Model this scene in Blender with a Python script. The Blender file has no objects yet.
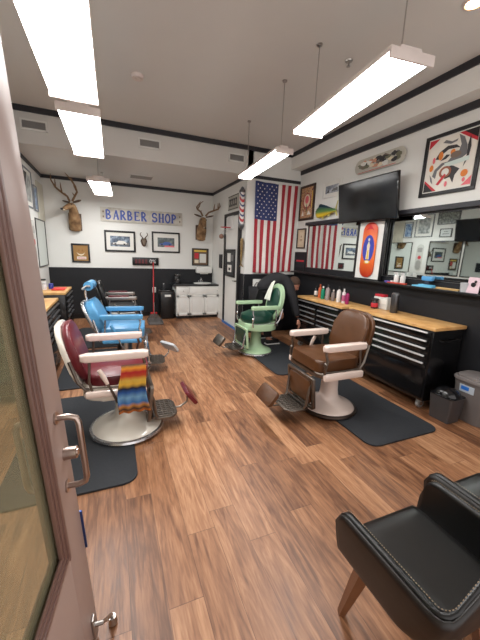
import bpy, bmesh, math, random
from mathutils import Vector, Matrix, Euler
random.seed(7)
PI = math.pi
sc = bpy.context.scene
COL = sc.collection

# ------------------------------------------------------------------ camera
cam_d = bpy.data.cameras.new('camera')
cam_d.sensor_fit = 'VERTICAL'; cam_d.sensor_height = 24.0
cam_d.lens = 308.195 / 640 * 24.0
cam_d.clip_start = 0.02
cam = bpy.data.objects.new('camera', cam_d); COL.objects.link(cam)
Rm = [[0.92634919, -0.04728746, 0.3736858], [-0.37492992, -0.21089808, 0.90274556], [0.03612108, -0.97636361, -0.21309475]]
cam.matrix_world = Matrix([[Rm[i][0], -Rm[i][1], -Rm[i][2], (0, 0, 1.5)[i]] for i in range(3)] + [[0, 0, 0, 1]])
sc.camera = cam
# ------------------------------------------------------------------ world, exposure
LIGHT_E = 13.0
w = bpy.data.worlds.new('world'); sc.world = w; w.use_nodes = True
w.node_tree.nodes['Background'].inputs[0].default_value = (1.0, 0.95, 0.93, 1)
w.node_tree.nodes['Background'].inputs[1].default_value = 0.68
sc.view_settings.view_transform = 'Standard'
sc.view_settings.look = 'None'
sc.view_settings.gamma = 1
sc.view_settings.use_curve_mapping = False
sc.view_settings.exposure = 1.28

# ------------------------------------------------------------------ materials
def srgb(r, g, b):
    f = lambda c: ((c / 255 + 0.055) / 1.055) ** 2.4 if c > 10 else c / 255 / 12.92
    return (f(r), f(g), f(b), 1)
_mats = {}
def mat(name, rgb, rough=0.5, metal=0.0, var=0.12, scale=8.0, bump=0.0, coat=0.0, spec=0.5, trans=0.0):
    if name in _mats: return _mats[name]
    m = bpy.data.materials.new(name); m.use_nodes = True
    nt = m.node_tree; n = nt.nodes; l = nt.links
    b = n['Principled BSDF']
    b.inputs['Roughness'].default_value = rough
    b.inputs['Metallic'].default_value = metal
    b.inputs['Coat Weight'].default_value = coat
    b.inputs['Specular IOR Level'].default_value = spec
    b.inputs['Transmission Weight'].default_value = trans
    tc = n.new('ShaderNodeTexCoord'); nz = n.new('ShaderNodeTexNoise')
    nz.inputs['Scale'].default_value = scale; nz.inputs['Detail'].default_value = 4
    l.new(tc.outputs['Object'], nz.inputs['Vector'])
    mx = n.new('ShaderNodeMix'); mx.data_type = 'RGBA'
    c = srgb(*rgb)
    mx.inputs['A'].default_value = tuple(max(0, x * (1 - var)) for x in c[:3]) + (1,)
    mx.inputs['B'].default_value = tuple(min(1, x * (1 + var)) for x in c[:3]) + (1,)
    l.new(nz.outputs['Fac'], mx.inputs['Factor'])
    l.new(mx.outputs['Result'], b.inputs['Base Color'])
    if bump:
        bp = n.new('ShaderNodeBump'); bp.inputs['Strength'].default_value = bump; bp.inputs['Distance'].default_value = 0.004
        l.new(nz.outputs['Fac'], bp.inputs['Height']); l.new(bp.outputs['Normal'], b.inputs['Normal'])
    _mats[name] = m
    return m
def ramp_mat(name, stops, axis='noise', scale=6.0, rough=0.4, constant=False, lo=0, hi=1, detail=5, metal=0.0):
    """colour ramp over a noise pattern or over one object axis"""
    if name in _mats: return _mats[name]
    m = bpy.data.materials.new(name); m.use_nodes = True
    nt = m.node_tree; n = nt.nodes; l = nt.links
    b = n['Principled BSDF']; b.inputs['Roughness'].default_value = rough; b.inputs['Metallic'].default_value = metal
    tc = n.new('ShaderNodeTexCoord'); cr = n.new('ShaderNodeValToRGB')
    if axis == 'noise':
        nz = n.new('ShaderNodeTexNoise'); nz.inputs['Scale'].default_value = scale; nz.inputs['Detail'].default_value = detail
        l.new(tc.outputs['Object'], nz.inputs['Vector']); src = nz.outputs['Fac']
    else:
        sp = n.new('ShaderNodeSeparateXYZ'); l.new(tc.outputs['Object'], sp.inputs[0])
        mr = n.new('ShaderNodeMapRange'); mr.inputs['From Min'].default_value = lo; mr.inputs['From Max'].default_value = hi
        l.new(sp.outputs['XYZ'.index(axis)], mr.inputs['Value']); src = mr.outputs['Result']
    l.new(src, cr.inputs['Fac'])
    el = cr.color_ramp.elements
    while len(el) < len(stops): el.new(0.5)
    for e, (p, c) in zip(el, stops): e.position = p; e.color = srgb(*c)
    if constant: cr.color_ramp.interpolation = 'CONSTANT'
    l.new(cr.outputs['Color'], b.inputs['Base Color'])
    _mats[name] = m
    return m
def emit_mat(name, rgb, s):
    m = bpy.data.materials.new(name); m.use_nodes = True
    b = m.node_tree.nodes['Principled BSDF']
    b.inputs['Base Color'].default_value = (0.9, 0.9, 0.9, 1)
    b.inputs['Emission Color'].default_value = srgb(*rgb); b.inputs['Emission Strength'].default_value = s
    return m
def floor_mat():
    m = bpy.data.materials.new('plank_floor'); m.use_nodes = True
    nt = m.node_tree; n = nt.nodes; l = nt.links; b = n['Principled BSDF']
    def math_(op, a, c=None):
        x = n.new('ShaderNodeMath'); x.operation = op
        for i, v in enumerate((a, c)):
            if v is None: continue
            if isinstance(v, (int, float)): x.inputs[i].default_value = v
            else: l.new(v, x.inputs[i])
        return x.outputs[0]
    tc = n.new('ShaderNodeTexCoord'); sp = n.new('ShaderNodeSeparateXYZ'); l.new(tc.outputs['Object'], sp.inputs[0])
    W, L = 0.152, 1.22
    cx = math_('DIVIDE', sp.outputs[0], W); row = math_('FLOOR', cx); fx = math_('FRACT', cx)
    wn = n.new('ShaderNodeTexWhiteNoise'); wn.noise_dimensions = '1D'; l.new(row, wn.inputs['W'])
    cy = math_('ADD', math_('DIVIDE', sp.outputs[1], L), wn.outputs['Value'])
    col = math_('FLOOR', cy); fy = math_('FRACT', cy)
    cmb = n.new('ShaderNodeCombineXYZ'); l.new(row, cmb.inputs[0]); l.new(col, cmb.inputs[1])
    wn2 = n.new('ShaderNodeTexWhiteNoise'); wn2.noise_dimensions = '2D'; l.new(cmb.outputs[0], wn2.inputs['Vector'])
    # grain
    off = n.new('ShaderNodeVectorMath'); off.operation = 'MULTIPLY_ADD'
    l.new(wn2.outputs['Color'], off.inputs[0]); off.inputs[1].default_value = (13, 29, 5); l.new(tc.outputs['Object'], off.inputs[2])
    mp = n.new('ShaderNodeMapping'); mp.inputs['Scale'].default_value = (17, 1.9, 1); l.new(off.outputs[0], mp.inputs['Vector'])
    g1 = n.new('ShaderNodeTexNoise'); g1.inputs['Scale'].default_value = 1.6; g1.inputs['Detail'].default_value = 6; g1.inputs['Distortion'].default_value = 1.2
    l.new(mp.outputs[0], g1.inputs['Vector'])
    g2 = n.new('ShaderNodeTexNoise'); g2.inputs['Scale'].default_value = 7; g2.inputs['Detail'].default_value = 3; l.new(mp.outputs[0], g2.inputs['Vector'])
    v = math_('ADD', math_('MULTIPLY', wn2.outputs['Value'], 0.34), math_('ADD', math_('MULTIPLY', g1.outputs['Fac'], 0.85), math_('MULTIPLY', g2.outputs['Fac'], 0.30)))
    cr = n.new('ShaderNodeValToRGB'); l.new(math_('SUBTRACT', v, 0.34), cr.inputs['Fac'])
    st = [(0.0, (64, 40, 27)), (0.24, (110, 72, 48)), (0.46, (152, 106, 74)), (0.68, (184, 138, 102)), (1.0, (214, 174, 138))]
    el = cr.color_ramp.elements
    while len(el) < len(st): el.new(.5)
    for e, (p, c) in zip(el, st): e.position = p; e.color = srgb(*c)
    ex = math_('LESS_THAN', fx, 0.018); ey = math_('LESS_THAN', fy, 0.0028); gap = math_('MAXIMUM', ex, ey)
    mx = n.new('ShaderNodeMix'); mx.data_type = 'RGBA'; l.new(math_('MULTIPLY', gap, 0.55), mx.inputs['Factor'])
    l.new(cr.outputs['Color'], mx.inputs['A']); mx.inputs['B'].default_value = srgb(60, 34, 22)
    l.new(mx.outputs['Result'], b.inputs['Base Color'])
    l.new(math_('ADD', math_('MULTIPLY', g2.outputs['Fac'], 0.18), 0.30), b.inputs['Roughness'])
    b.inputs['Specular IOR Level'].default_value = 0.5
    bp = n.new('ShaderNodeBump'); bp.inputs['Strength'].default_value = 0.25; bp.inputs['Distance'].default_value = 0.003
    l.new(math_('SUBTRACT', g1.outputs['Fac'], gap), bp.inputs['Height']); l.new(bp.outputs['Normal'], b.inputs['Normal'])
    return m
def door_glass_mat():
    m = bpy.data.materials.new('dust_and_glare_glass'); m.use_nodes = True
    nt = m.node_tree; n = nt.nodes; l = nt.links; out = n['Material Output']; n.remove(n['Principled BSDF'])
    tr = n.new('ShaderNodeBsdfTransparent'); tr.inputs[0].default_value = (0.86, 0.87, 0.80, 1)
    gl = n.new('ShaderNodeBsdfGlossy'); gl.inputs['Roughness'].default_value = 0.06
    df = n.new('ShaderNodeBsdfDiffuse'); df.inputs[0].default_value = srgb(196, 190, 160)  # beige film colour stands for reflected daylight as well as dust
    tl = n.new('ShaderNodeBsdfTranslucent'); tl.inputs[0].default_value = srgb(196, 190, 160)
    nz = n.new('ShaderNodeTexNoise'); nz.inputs['Scale'].default_value = 3; tc = n.new('ShaderNodeTexCoord'); l.new(tc.outputs['Object'], nz.inputs['Vector'])
    m0 = n.new('ShaderNodeMixShader'); m0.inputs[0].default_value = 0.4; l.new(df.outputs[0], m0.inputs[1]); l.new(tl.outputs[0], m0.inputs[2])
    m1 = n.new('ShaderNodeMixShader'); m1.inputs[0].default_value = 0.12; l.new(m0.outputs[0], m1.inputs[1]); l.new(gl.outputs[0], m1.inputs[2])
    m2 = n.new('ShaderNodeMixShader'); mr = n.new('ShaderNodeMapRange'); mr.inputs['To Min'].default_value = 0.18; mr.inputs['To Max'].default_value = 0.36
    l.new(nz.outputs['Fac'], mr.inputs[0]); l.new(mr.outputs[0], m2.inputs[0]); l.new(tr.outputs[0], m2.inputs[1]); l.new(m1.outputs[0], m2.inputs[2])
    l.new(m2.outputs[0], out.inputs[0])
    return m

M_WALL = mat('wall_paint', (226, 226, 222), 0.75, var=0.03, scale=3)
M_CEIL = mat('ceiling_paint', (214, 212, 208), 0.85, var=0.04, scale=2)
M_BLACKWALL = mat('black_wainscot_paint', (13, 15, 21), 0.6, var=0.15, scale=4)
M_TRIM = mat('black_trim', (38, 38, 44), 0.45)
M_BLK = mat('black_satin', (12, 12, 14), 0.35)
M_BLKGL = mat('black_gloss_steel', (13, 13, 15), 0.22, coat=0.3)
M_BLKFR = mat('black_frame_wood', (26, 25, 27), 0.4)
M_SCREEN = mat('tv_screen', (10, 12, 18), 0.12, var=0.02)
M_CHROME = mat('chrome', (206, 206, 208), 0.24, .9, var=0.05)
M_HANDLE = mat('bright_aluminium', (222, 222, 222), 0.38, .35, var=0.03)
M_DKH = mat('dark_handle', (74, 76, 80), 0.35, .4)
M_GRH = mat('grey_handle', (150, 150, 152), 0.35, .4)
M_STEEL = mat('brushed_steel', (176, 172, 168), 0.32, 1.0, var=0.1, scale=20)
M_OLDMETAL = mat('aged_nickel', (120, 112, 104), 0.38, 1.0, var=0.3, scale=25, bump=0.3)
M_NICKEL = mat('satin_nickel', (178, 160, 150), 0.3, 1.0, var=0.06)
M_WHITE = mat('white_paint', (226, 226, 222), 0.4, var=0.03)
M_PORC = mat('cream_porcelain', (226, 220, 208), 0.2, var=0.05, coat=0.3)
M_PINKP = mat('ivory_porcelain', (226, 208, 198), 0.22, var=0.05, coat=0.3)
M_GREENP = mat('mint_enamel', (172, 202, 164), 0.22, var=0.06, coat=0.3)
M_REDL = mat('burgundy_leather', (96, 16, 28), 0.34, var=0.2, scale=14, bump=0.3)
M_BROWNL = mat('brown_leather', (84, 52, 28), 0.32, var=0.25, scale=12, bump=0.3)
M_BLUEL = mat('sky_blue_vinyl', (82, 146, 190), 0.35, var=0.08, bump=0.15)
M_GREENL = mat('dark_green_leather', (18, 60, 48), 0.3, var=0.2, bump=0.2)
M_BLACKL = mat('black_leather', (15, 15, 16), 0.34, var=0.35, scale=9, bump=0.35)
M_SEATL = mat('worn_black_leather', (25, 24, 23), 0.34, var=0.45, scale=7, bump=0.3)
M_OUTL = mat('dark_brown_leather', (23, 17, 14), 0.42, var=0.3, scale=9, bump=0.3)
M_STITCH = mat('tan_stitching', (150, 132, 110), 0.7)
M_LEGW = mat('walnut_leg', (112, 72, 46), 0.4, var=0.2, scale=14)
M_BUTCHER = ramp_mat('butcher_block', [(0.25, (190, 138, 82)), (0.5, (214, 166, 104)), (0.75, (230, 188, 128))], 'noise', 9, 0.4)
M_MAT = mat('rubber_mat', (36, 39, 44), 0.75, var=0.12, scale=40, bump=0.4)
M_DOORW = mat('mauve_door_paint', (160, 138, 130), 0.4, var=0.05, scale=5)
M_BEAD = mat('mauve_brown_bead', (112, 84, 76), 0.35, var=0.12)
M_MIRROR = mat('mirror_glass', (222, 230, 228), 0.02, 1.0, var=0.0)
M_PAPER = mat('paper', (225, 224, 218), 0.7, var=0.02)
M_BEIGE = mat('beige_backdrop', (186, 178, 154), 0.7, var=0.06, scale=2)
def C(name, rgb, rough=0.5, **k): return mat(name, rgb, rough, **k)

# ------------------------------------------------------------------ mesh helper
class MB:
    def __init__(s): s.bm = bmesh.new()
    def _new(s, old, mi):
        for f in s.bm.faces:
            if f not in old: f.material_index = mi
    def box(s, c, d, rot=None, bev=0.0, mi=0, seg=2):
        old = set(s.bm.faces)
        M = Matrix.Translation(c) @ (Euler(rot).to_matrix().to_4x4() if rot else Matrix()) @ Matrix.Diagonal((d[0], d[1], d[2], 1))
        r = bmesh.ops.create_cube(s.bm, size=1.0, matrix=M)
        if bev:
            es = list({e for v in r['verts'] for e in v.link_edges})
            bmesh.ops.bevel(s.bm, geom=es, offset=bev, segments=seg, affect='EDGES', profile=0.5)
        s._new(old, mi); return s
    def cyl(s, p0, p1, r0, r1=None, n=16, mi=0):
        r1 = r0 if r1 is None else r1; p0 = Vector(p0); p1 = Vector(p1); d = p1 - p0
        M = Matrix.Translation((p0 + p1) / 2) @ d.to_track_quat('Z', 'Y').to_matrix().to_4x4()
        old = set(s.bm.faces)
        bmesh.ops.create_cone(s.bm, cap_ends=True, segments=n, radius1=r0, radius2=max(r1, 1e-5), depth=d.length, matrix=M)
        s._new(old, mi); return s
    def sph(s, c, d, rot=None, n=16, mi=0):
        old = set(s.bm.faces)
        M = Matrix.Translation(c) @ (Euler(rot).to_matrix().to_4x4() if rot else Matrix()) @ Matrix.Diagonal((d[0], d[1], d[2], 1))
        bmesh.ops.create_uvsphere(s.bm, u_segments=n, v_segments=max(6, n // 2), radius=1, matrix=M)
        s._new(old, mi); return s
    def lathe(s, prof, c=(0, 0, 0), n=40, mi=0, sx=1, sy=1):
        rings = []; old = set(s.bm.faces)
        for r, z in prof:
            if r < 1e-5: rings.append([s.bm.verts.new((c[0], c[1], c[2] + z))])
            else: rings.append([s.bm.verts.new((c[0] + sx * r * math.cos(2 * PI * k / n), c[1] + sy * r * math.sin(2 * PI * k / n), c[2] + z)) for k in range(n)])
        for a, b in zip(rings, rings[1:]):
            for k in range(n):
                k2 = (k + 1) % n
                if len(a) == 1 and len(b) == 1: continue
                if len(a) == 1: s.bm.faces.new((a[0], b[k], b[k2]))
                elif len(b) == 1: s.bm.faces.new((a[k], b[0], a[k2]))
                else: s.bm.faces.new((a[k], b[k], b[k2], a[k2]))
        s._new(old, mi); return s
    def prism(s, poly, h0, h1, M=Matrix(), mi=0, bev=0.0):
        """poly in local xy, extruded along local z from h0 to h1, placed by M"""
        old = set(s.bm.faces)
        a = [s.bm.verts.new(M @ Vector((x, y, h0))) for x, y in poly]
        b = [s.bm.verts.new(M @ Vector((x, y, h1))) for x, y in poly]
        f1 = s.bm.faces.new(list(reversed(a))); f2 = s.bm.faces.new(b); n = len(poly)
        for k in range(n): s.bm.faces.new((a[k], a[(k + 1) % n], b[(k + 1) % n], b[k]))
        if bev: bmesh.ops.bevel(s.bm, geom=list(f1.edges) + list(f2.edges), offset=bev, segments=3, affect='EDGES', profile=0.5)
        s._new(old, mi); return s
    def tube(s, pts, r, n=10, mi=0, rads=None):
        old = set(s.bm.faces)
        P = [Vector(p) for p in pts]; rings = []
        up = Vector((0, 0, 1)); prev = None
        for i, p in enumerate(P):
            t = (P[min(i + 1, len(P) - 1)] - P[max(i - 1, 0)]).normalized()
            if prev is None:
                x = t.cross(up)
                if x.length < 1e-3: x = t.cross(Vector((1, 0, 0)))
                x.normalize()
            else:
                x = prev - t * prev.dot(t); x.normalize()
            prev = x; y = t.cross(x); rr = rads[i] if rads else r
            rings.append([s.bm.verts.new(p + (x * math.cos(2 * PI * k / n) + y * math.sin(2 * PI * k / n)) * rr) for k in range(n)])
        for a, b in zip(rings, rings[1:]):
            for k in range(n): s.bm.faces.new((a[k], a[(k + 1) % n], b[(k + 1) % n], b[k]))
        s.bm.faces.new(list(reversed(rings[0]))); s.bm.faces.new(rings[-1])
        s._new(old, mi); return s
    def sheet(s, fn, nu, nv, mi=lambda u, v: 0):
        g = [[s.bm.verts.new(fn(i / nu, j / nv)) for j in range(nv + 1)] for i in range(nu + 1)]
        for i in range(nu):
            for j in range(nv):
                f = s.bm.faces.new((g[i][j], g[i + 1][j], g[i + 1][j + 1], g[i][j + 1])); f.material_index = mi((i + .5) / nu, (j + .5) / nv)
        return s
    def build(s, name, mats, parent=None, smooth=True, solid=0.0, angle=0.7, recalc=True):
        if recalc: bmesh.ops.recalc_face_normals(s.bm, faces=s.bm.faces[:])
        me = bpy.data.meshes.new(name); s.bm.to_mesh(me); s.bm.free()
        for m in (mats if isinstance(mats, (list, tuple)) else [mats]): me.materials.append(m)
        if smooth:
            me.shade_smooth(); me.set_sharp_from_angle(angle=angle)
        o = bpy.data.objects.new(name, me); COL.objects.link(o)
        if solid:
            md = o.modifiers.new('solid', 'SOLIDIFY'); md.thickness = solid; md.offset = 0
        if parent: o.parent = parent
        return o
def tag(o, label=None, cat=None, group=None, kind=None):
    if label: o['label'] = label
    if cat: o['category'] = cat
    if group: o['group'] = group
    if kind: o['kind'] = kind
    return o
def empty(name, loc, rz=0, label=None, cat=None, group=None, kind=None, rot=None):
    o = bpy.data.objects.new(name, None); COL.objects.link(o); o.empty_display_size = 0.1
    o.location = loc; o.rotation_euler = rot or (0, 0, rz)
    return tag(o, label, cat, group, kind)
def struct(o): o['kind'] = 'structure'; return o
def copy_tree(o, parent=None):
    c = o.copy(); COL.objects.link(c)
    if parent: c.parent = parent
    for ch in list(o.children): copy_tree(ch, c)
    return c
def rrect(w, h, r, n=6, cx=0, cy=0):
    p = []
    for k, (sx, sy) in enumerate(((1, 1), (-1, 1), (-1, -1), (1, -1))):
        for i in range(n + 1):
            a = k * PI / 2 + i * PI / 2 / n
            p.append((cx + sx * (w / 2 - r) + r * math.cos(a), cy + sy * (h / 2 - r) + r * math.sin(a)))
    return p
def oval(w, h, n=28, cx=0, cy=0): return [(cx + w / 2 * math.cos(2 * PI * k / n), cy + h / 2 * math.sin(2 * PI * k / n)) for k in range(n)]
def lines_text(txt, size, name, m, parent, loc, rot=(PI / 2, 0, 0), depth=0.004, offset=0.0, xscale=1.0):
    cu = bpy.data.curves.new(name, 'FONT'); cu.body = txt; cu.size = size; cu.extrude = depth; cu.align_x = 'CENTER'; cu.align_y = 'CENTER'; cu.offset = offset
    t = bpy.data.objects.new(name, cu); COL.objects.link(t)
    dg = bpy.context.evaluated_depsgraph_get(); dg.update()
    me = bpy.data.meshes.new_from_object(t.evaluated_get(dg))
    bpy.data.objects.remove(t); bpy.data.curves.remove(cu)
    me.materials.clear(); me.materials.append(m)
    o = bpy.data.objects.new(name, me); COL.objects.link(o); o.location = loc; o.rotation_euler = rot; o.scale = (xscale, 1, 1); o.parent = parent
    return o
def skin(name, verts, edges, rads, m, parent=None, levels=2, root=0, xr=None):
    me = bpy.data.meshes.new(name); me.from_pydata([Vector(v) for v in verts], edges, [])
    o = bpy.data.objects.new(name, me); COL.objects.link(o)
    o.modifiers.new('skin', 'SKIN')
    sv = me.skin_vertices[0].data
    for i, r in enumerate(rads):
        sv[i].radius = (r, r) if isinstance(r, (int, float)) else r
        sv[i].use_root = (i == root)
    sb = o.modifiers.new('sub', 'SUBSURF'); sb.levels = levels; sb.render_levels = levels
    dg = bpy.context.evaluated_depsgraph_get(); dg.update()
    nm = bpy.data.meshes.new_from_object(o.evaluated_get(dg))
    o.modifiers.clear(); o.data = nm; bpy.data.meshes.remove(me); nm.name = name
    nm.materials.clear(); nm.materials.append(m); nm.shade_smooth()
    if parent: o.parent = parent
    return o

# ------------------------------------------------------------------ room shell
XL, XR, XS, YF, YB, Y0, ZC, ZL = -1.2, 3.3, 2.23, 5.28, 7.28, -1.0, 3.27, 2.82
def slab(name, c, d, m): return struct(MB().box(c, d).build(name, m, smooth=False))
slab('floor', ((XL + XR) / 2, (Y0 + YB) / 2, -0.05), (XR - XL + 0.2, YB - Y0 + 0.2, 0.1), floor_mat())
slab('ceiling', ((XL + XR) / 2, (Y0 + YF) / 2, ZC + 0.05), (XR - XL + 0.2, YF - Y0 + 0.1, 0.1), M_CEIL)
slab('ceiling_rear', ((XL + XS) / 2, (YF + YB) / 2 + 0.03, (ZC + ZL) / 2 + 0.03), (XS - XL + 0.2, YB - YF + 0.06, ZC - ZL + 0.06), M_CEIL)
MB().box((XL - 0.05, (Y0 + YB) / 2, ZC / 2), (0.1, YB - Y0, ZC), mi=0).build('wall_left', M_WALL, smooth=False)['kind'] = 'structure'
slab('wall_right', (XR + 0.05, (Y0 + YF) / 2 + .05, ZC / 2), (0.1, YF - Y0 + .1, ZC), M_WALL)
slab('wall_flag', ((XS + XR) / 2, YF + 0.05, ZC / 2), (XR - XS, 0.1, ZC), M_WALL)
slab('wall_side', (XS + 0.05, (YF + YB) / 2 + .05, ZC / 2), (0.1, YB - YF - .1, ZC), M_WALL)
slab('wall_back', ((XL + XS) / 2, YB + 0.05, ZL / 2), (XS - XL + .1, 0.1, ZL), M_WALL)
# bulkhead along the right wall
slab('wall_bulkhead', (3.19, (Y0 + YF) / 2, (3.0 + ZC) / 2), (0.22, YF - Y0 - .002, ZC - 3.0), M_WALL)
# black wainscot
slab('wall_wainscot_back', ((XL + XS) / 2, YB - 0.008, 0.54), (XS - XL, 0.016, 1.08), M_BLACKWALL)
slab('wall_wainscot_left', (XL + 0.008, 3.1 + .03, 0.54), (0.016, YB - 1.3 - .016, 1.08), M_BLACKWALL)
slab('wall_wainscot_flag', ((XS + XR) / 2, YF - 0.008, 0.56), (XR - XS, 0.016, 1.12), M_BLACKWALL)
slab('wall_wainscot_side', (XS - 0.008, 5.36, 0.56), (0.016, 0.15, 1.12), M_BLACKWALL)
slab('wall_wainscot_right', (XR - 0.008, 2.15, 0.635), (0.016, 6.22, 1.27), M_BLACKWALL)
# trims
slab('trim_1', (3.072, 2.13, ZC - 0.035), (0.016, 6.26, 0.07), M_TRIM)
slab('trim_2', ((XL + 3.08) / 2, YF - 0.025, ZC - 0.035), (3.08 - XL, 0.02, 0.07), M_TRIM)
slab('trim_3', (XR - 0.012, 2.13, 2.965), (0.024, 6.26, 0.07), M_TRIM)
slab('trim_4', ((XS + XR) / 2 - .02, YF - 0.012, 2.80), (XR - XS + .02, 0.024, 0.05), M_TRIM)
slab('trim_5', (XS - 0.012, 6.28, ZL - 0.025), (0.024, 1.98, 0.05), M_TRIM)
slab('trim_6', ((XL + XS) / 2, YB - 0.012, ZL - 0.03), (XS - XL, 0.024, 0.06), M_TRIM)
slab('trim_7', (XL + 0.012, 6.28, ZL - 0.025), (0.024, 1.98, 0.05), M_TRIM)
slab('trim_8', (XR - 0.03, 2.5, 2.045), (0.06, 4.85, 0.05), M_TRIM)
slab('baseboard_back', ((XL + XS) / 2, YB - 0.02, 0.05), (XS - XL, 0.012, 0.1), M_BLK)
# added beige backdrop, gives the door glass its reflected daylight tone
slab('added_entry_backdrop', (-0.95, 0.35, 1.2), (0.08, 2.3, 2.4), M_BEIGE)
# rubber ledge on the right wall
led = struct(MB().box((3.225, 2.2, 1.185), (0.118, 6.0, 0.03), bev=0.004).build('trim_ledge', M_BLK))
# open entry door --------------------------------------------------
th = math.radians(7.5)
F = Vector((-0.140, 1.06, 0)); Hg = F - Vector((math.sin(th), math.cos(th), 0)) * 0.92
door = empty('door_1', Hg, kind='structure', rot=(math.radians(-3.3), 0, PI / 2 - th))
W_, H_ = 0.92, 2.1
m = MB()
m.box((W_ - .075, 0, 1.06), (0.15, 0.045, 2.08), bev=0.004).box((0.06, 0, 1.06), (0.12, 0.045, 2.08), bev=.004)
m.box((W_ / 2 - .01, 0, 0.285), (W_ - .24, 0.044, 0.53), bev=.003).box((W_ / 2 - .02, 0, 2.03), (W_ - .24, 0.044, 0.14), bev=.003)
m.build('door_leaf', M_DOORW, door)
m = MB()
for s_ in (-1, 1):
    for k, (o_, t_) in enumerate(((0.0, .018), (.013, .013), (.025, .008))):
        x = W_ - .15 - .007 - o_
        m.box((x, s_ * (.006 + t_ / 2 + .004), 1.255), (0.014, t_ + .004, 1.41), bev=.003)
        m.box((.131 + o_, s_ * (.01 + t_ / 2), 1.255), (0.014, t_, 1.41), bev=.003)
        m.box((W_ / 2 - .01, s_ * (.01 + t_ / 2), .561 + o_), (W_ - .28, t_, 0.014), bev=.003)
        m.box((W_ / 2 - .01, s_ * (.01 + t_ / 2), 1.949 - o_), (W_ - .28, t_, 0.014), bev=.003)
m.build('glazing_bead', M_BEAD, door)
MB().box((W_ / 2 - .015, 0, 1.255), (W_ - .27, 0.006, 1.41)).build('glass', door_glass_mat(), door, smooth=False)
for s_ in (-1, 1):
    x = W_ - .075; y0 = s_ * .022; y1 = s_ * .085
    pts = [(x, y0, .99), (x, y1 * .7, .99), (x, y1 * .93, .983), (x, y1, .965)] + [(x, y1, z) for z in (.93, .86, .80)] + [(x, y1, .775), (x, y1 * .93, .757), (x, y1 * .7, .75), (x, y0, .75)]
    h = MB().tube(pts, .0095, 12)
    for z in (.99, .75): h.cyl((x, y0, z), (x, y0 + s_ * .006, z), .02)
    h.build('handle', M_NICKEL, door)
MB().cyl((W_ - .05, -.02, .85), (W_ - .05, -.06, .85), .021, .019, 20).cyl((W_ - .05, -.056, .85), (W_ - .05, -.064, .85), .012, .011, 16).build('lock_cylinder', M_NICKEL, door)
MB().box((W_ + .002, -.012, .50), (.008, .034, .16), bev=.002).build('latch_plate', C('blue_steel', (40, 60, 110), .3, metal=.6), door)
h = MB().box((W_ - .06, -.027, .12), (.03, .008, .09), bev=.002).cyl((W_ - .06, -.03, .13), (W_ - .06, -.06, .13), .008).tube([(W_ - .06, -.055, .13), (W_ - .03, -.065, .10), (W_ + .01, -.07, .06), (W_ + .02, -.07, .03)], .007, 8).cyl((W_ + .02, -.07, .035), (W_ + .02, -.07, .005), .014, .018)
h.build('kick_down_stop', M_STEEL, door)

# side wall door (rear right)
d2 = empty('door_2', (XS - 0.0, 5.87, 0), kind='structure', rot=(0, 0, -PI / 2))
MB().box((-.39, -.03, 1.1), (.05, .06, 2.2)).box((.39, -.03, 1.1), (.05, .06, 2.2)).box((0, -.03, 2.225), (.83, .06, .05)).build('door_frame', M_BLKFR, d2, smooth=False)
MB().box((0, -.015, 1.1), (.73, .03, 2.18)).box((0, -.033, .55), (.5, .006, .7), bev=.002).build('door_leaf', M_WHITE, d2, smooth=False)
MB().cyl((.30, -.03, .96), (.30, -.08, .96), .012).tube([(.30, -.075, .96), (.25, -.078, .96), (.20, -.075, .955)], .009).build('door_handle', M_OLDMETAL, d2)
MB().box((0, -.064, .03), (.8, .01, .05)).build('blue_tape', C('blue_tape', (70, 120, 190), .6), d2, smooth=False)

# ------------------------------------------------------------------ ceiling fixtures
M_LENS = emit_mat('lit_lens', (250, 249, 247), LIGHT_E)
M_FIXT = mat('fixture_white', (214, 202, 196), 0.4)
def fixture(cx, cy, z, L, W, rz, label, ceil):
    t = empty('ceiling_light', (cx, cy, z), rz, label, 'light fixture', 'hanging fluorescent ceiling lights')
    MB().box((0, 0, .03), (W, L, .03), bev=.006).box((0, 0, .055), (W * .5, L * .98, .03), bev=.006).build('housing', M_FIXT, t)
    prof = [(-W / 2 + .006, .016)] + [(W / 2 * .97 * math.sin(a), .0 - .022 * math.cos(a) + .012) for a in [(-80 + 16 * k) * PI / 180 for k in range(11)]] + [(W / 2 - .006, .016)]
    Mx = Matrix.Translation((0, L / 2 - .012, 0)) @ Matrix.Rotation(PI / 2, 4, 'X')
    MB().prism(prof, 0, L - .024, Mx).build('diffuser', M_LENS, t)
    for s_ in (-1, 1):
        MB().box((0, s_ * (L / 2), .012), (W + .006, .016, .06), bev=.006).build('end_cap', M_FIXT, t)
    for s_ in (-1, 1):
        y = s_ * (L / 2 - .1)
        MB().cyl((0, y, .06), (0, y, ceil - z - .012), .004, n=8).cyl((0, y, ceil - z - .012), (0, y, ceil - z), .025, n=16).build('suspension_rod', M_STEEL, t)
fixture(-.19, 2.03, 2.49, 1.24, .30, 0, 'hanging fluorescent light nearest the camera above the entry door side', ZC)
fixture(-.185, 3.47, 2.49, 1.22, .30, 0, 'middle hanging fluorescent light of the left row', ZC)
fixture(-.12, 5.95, 2.46, 1.3, .31, math.radians(-2), 'far hanging fluorescent light of the left row near the deer wall', ZL)
fixture(1.68, 2.12, 2.60, 1.22, .30, math.radians(-6), 'large hanging fluorescent light on the right with thin rods', ZC)
fixture(1.79, 3.8, 2.56, 1.3, .20, math.radians(-4), 'farther hanging fluorescent light in front of the big flag', ZC)
tag(MB().cyl((.33, 3.84, ZC), (.33, 3.84, ZC - .035), .065, .055, 28).cyl((.33, 3.84, ZC - .035), (.33, 3.84, ZC - .045), .02, .02).build('smoke_detector', M_FIXT), 'small round pale smoke detector on the ceiling', 'smoke detector')
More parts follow.
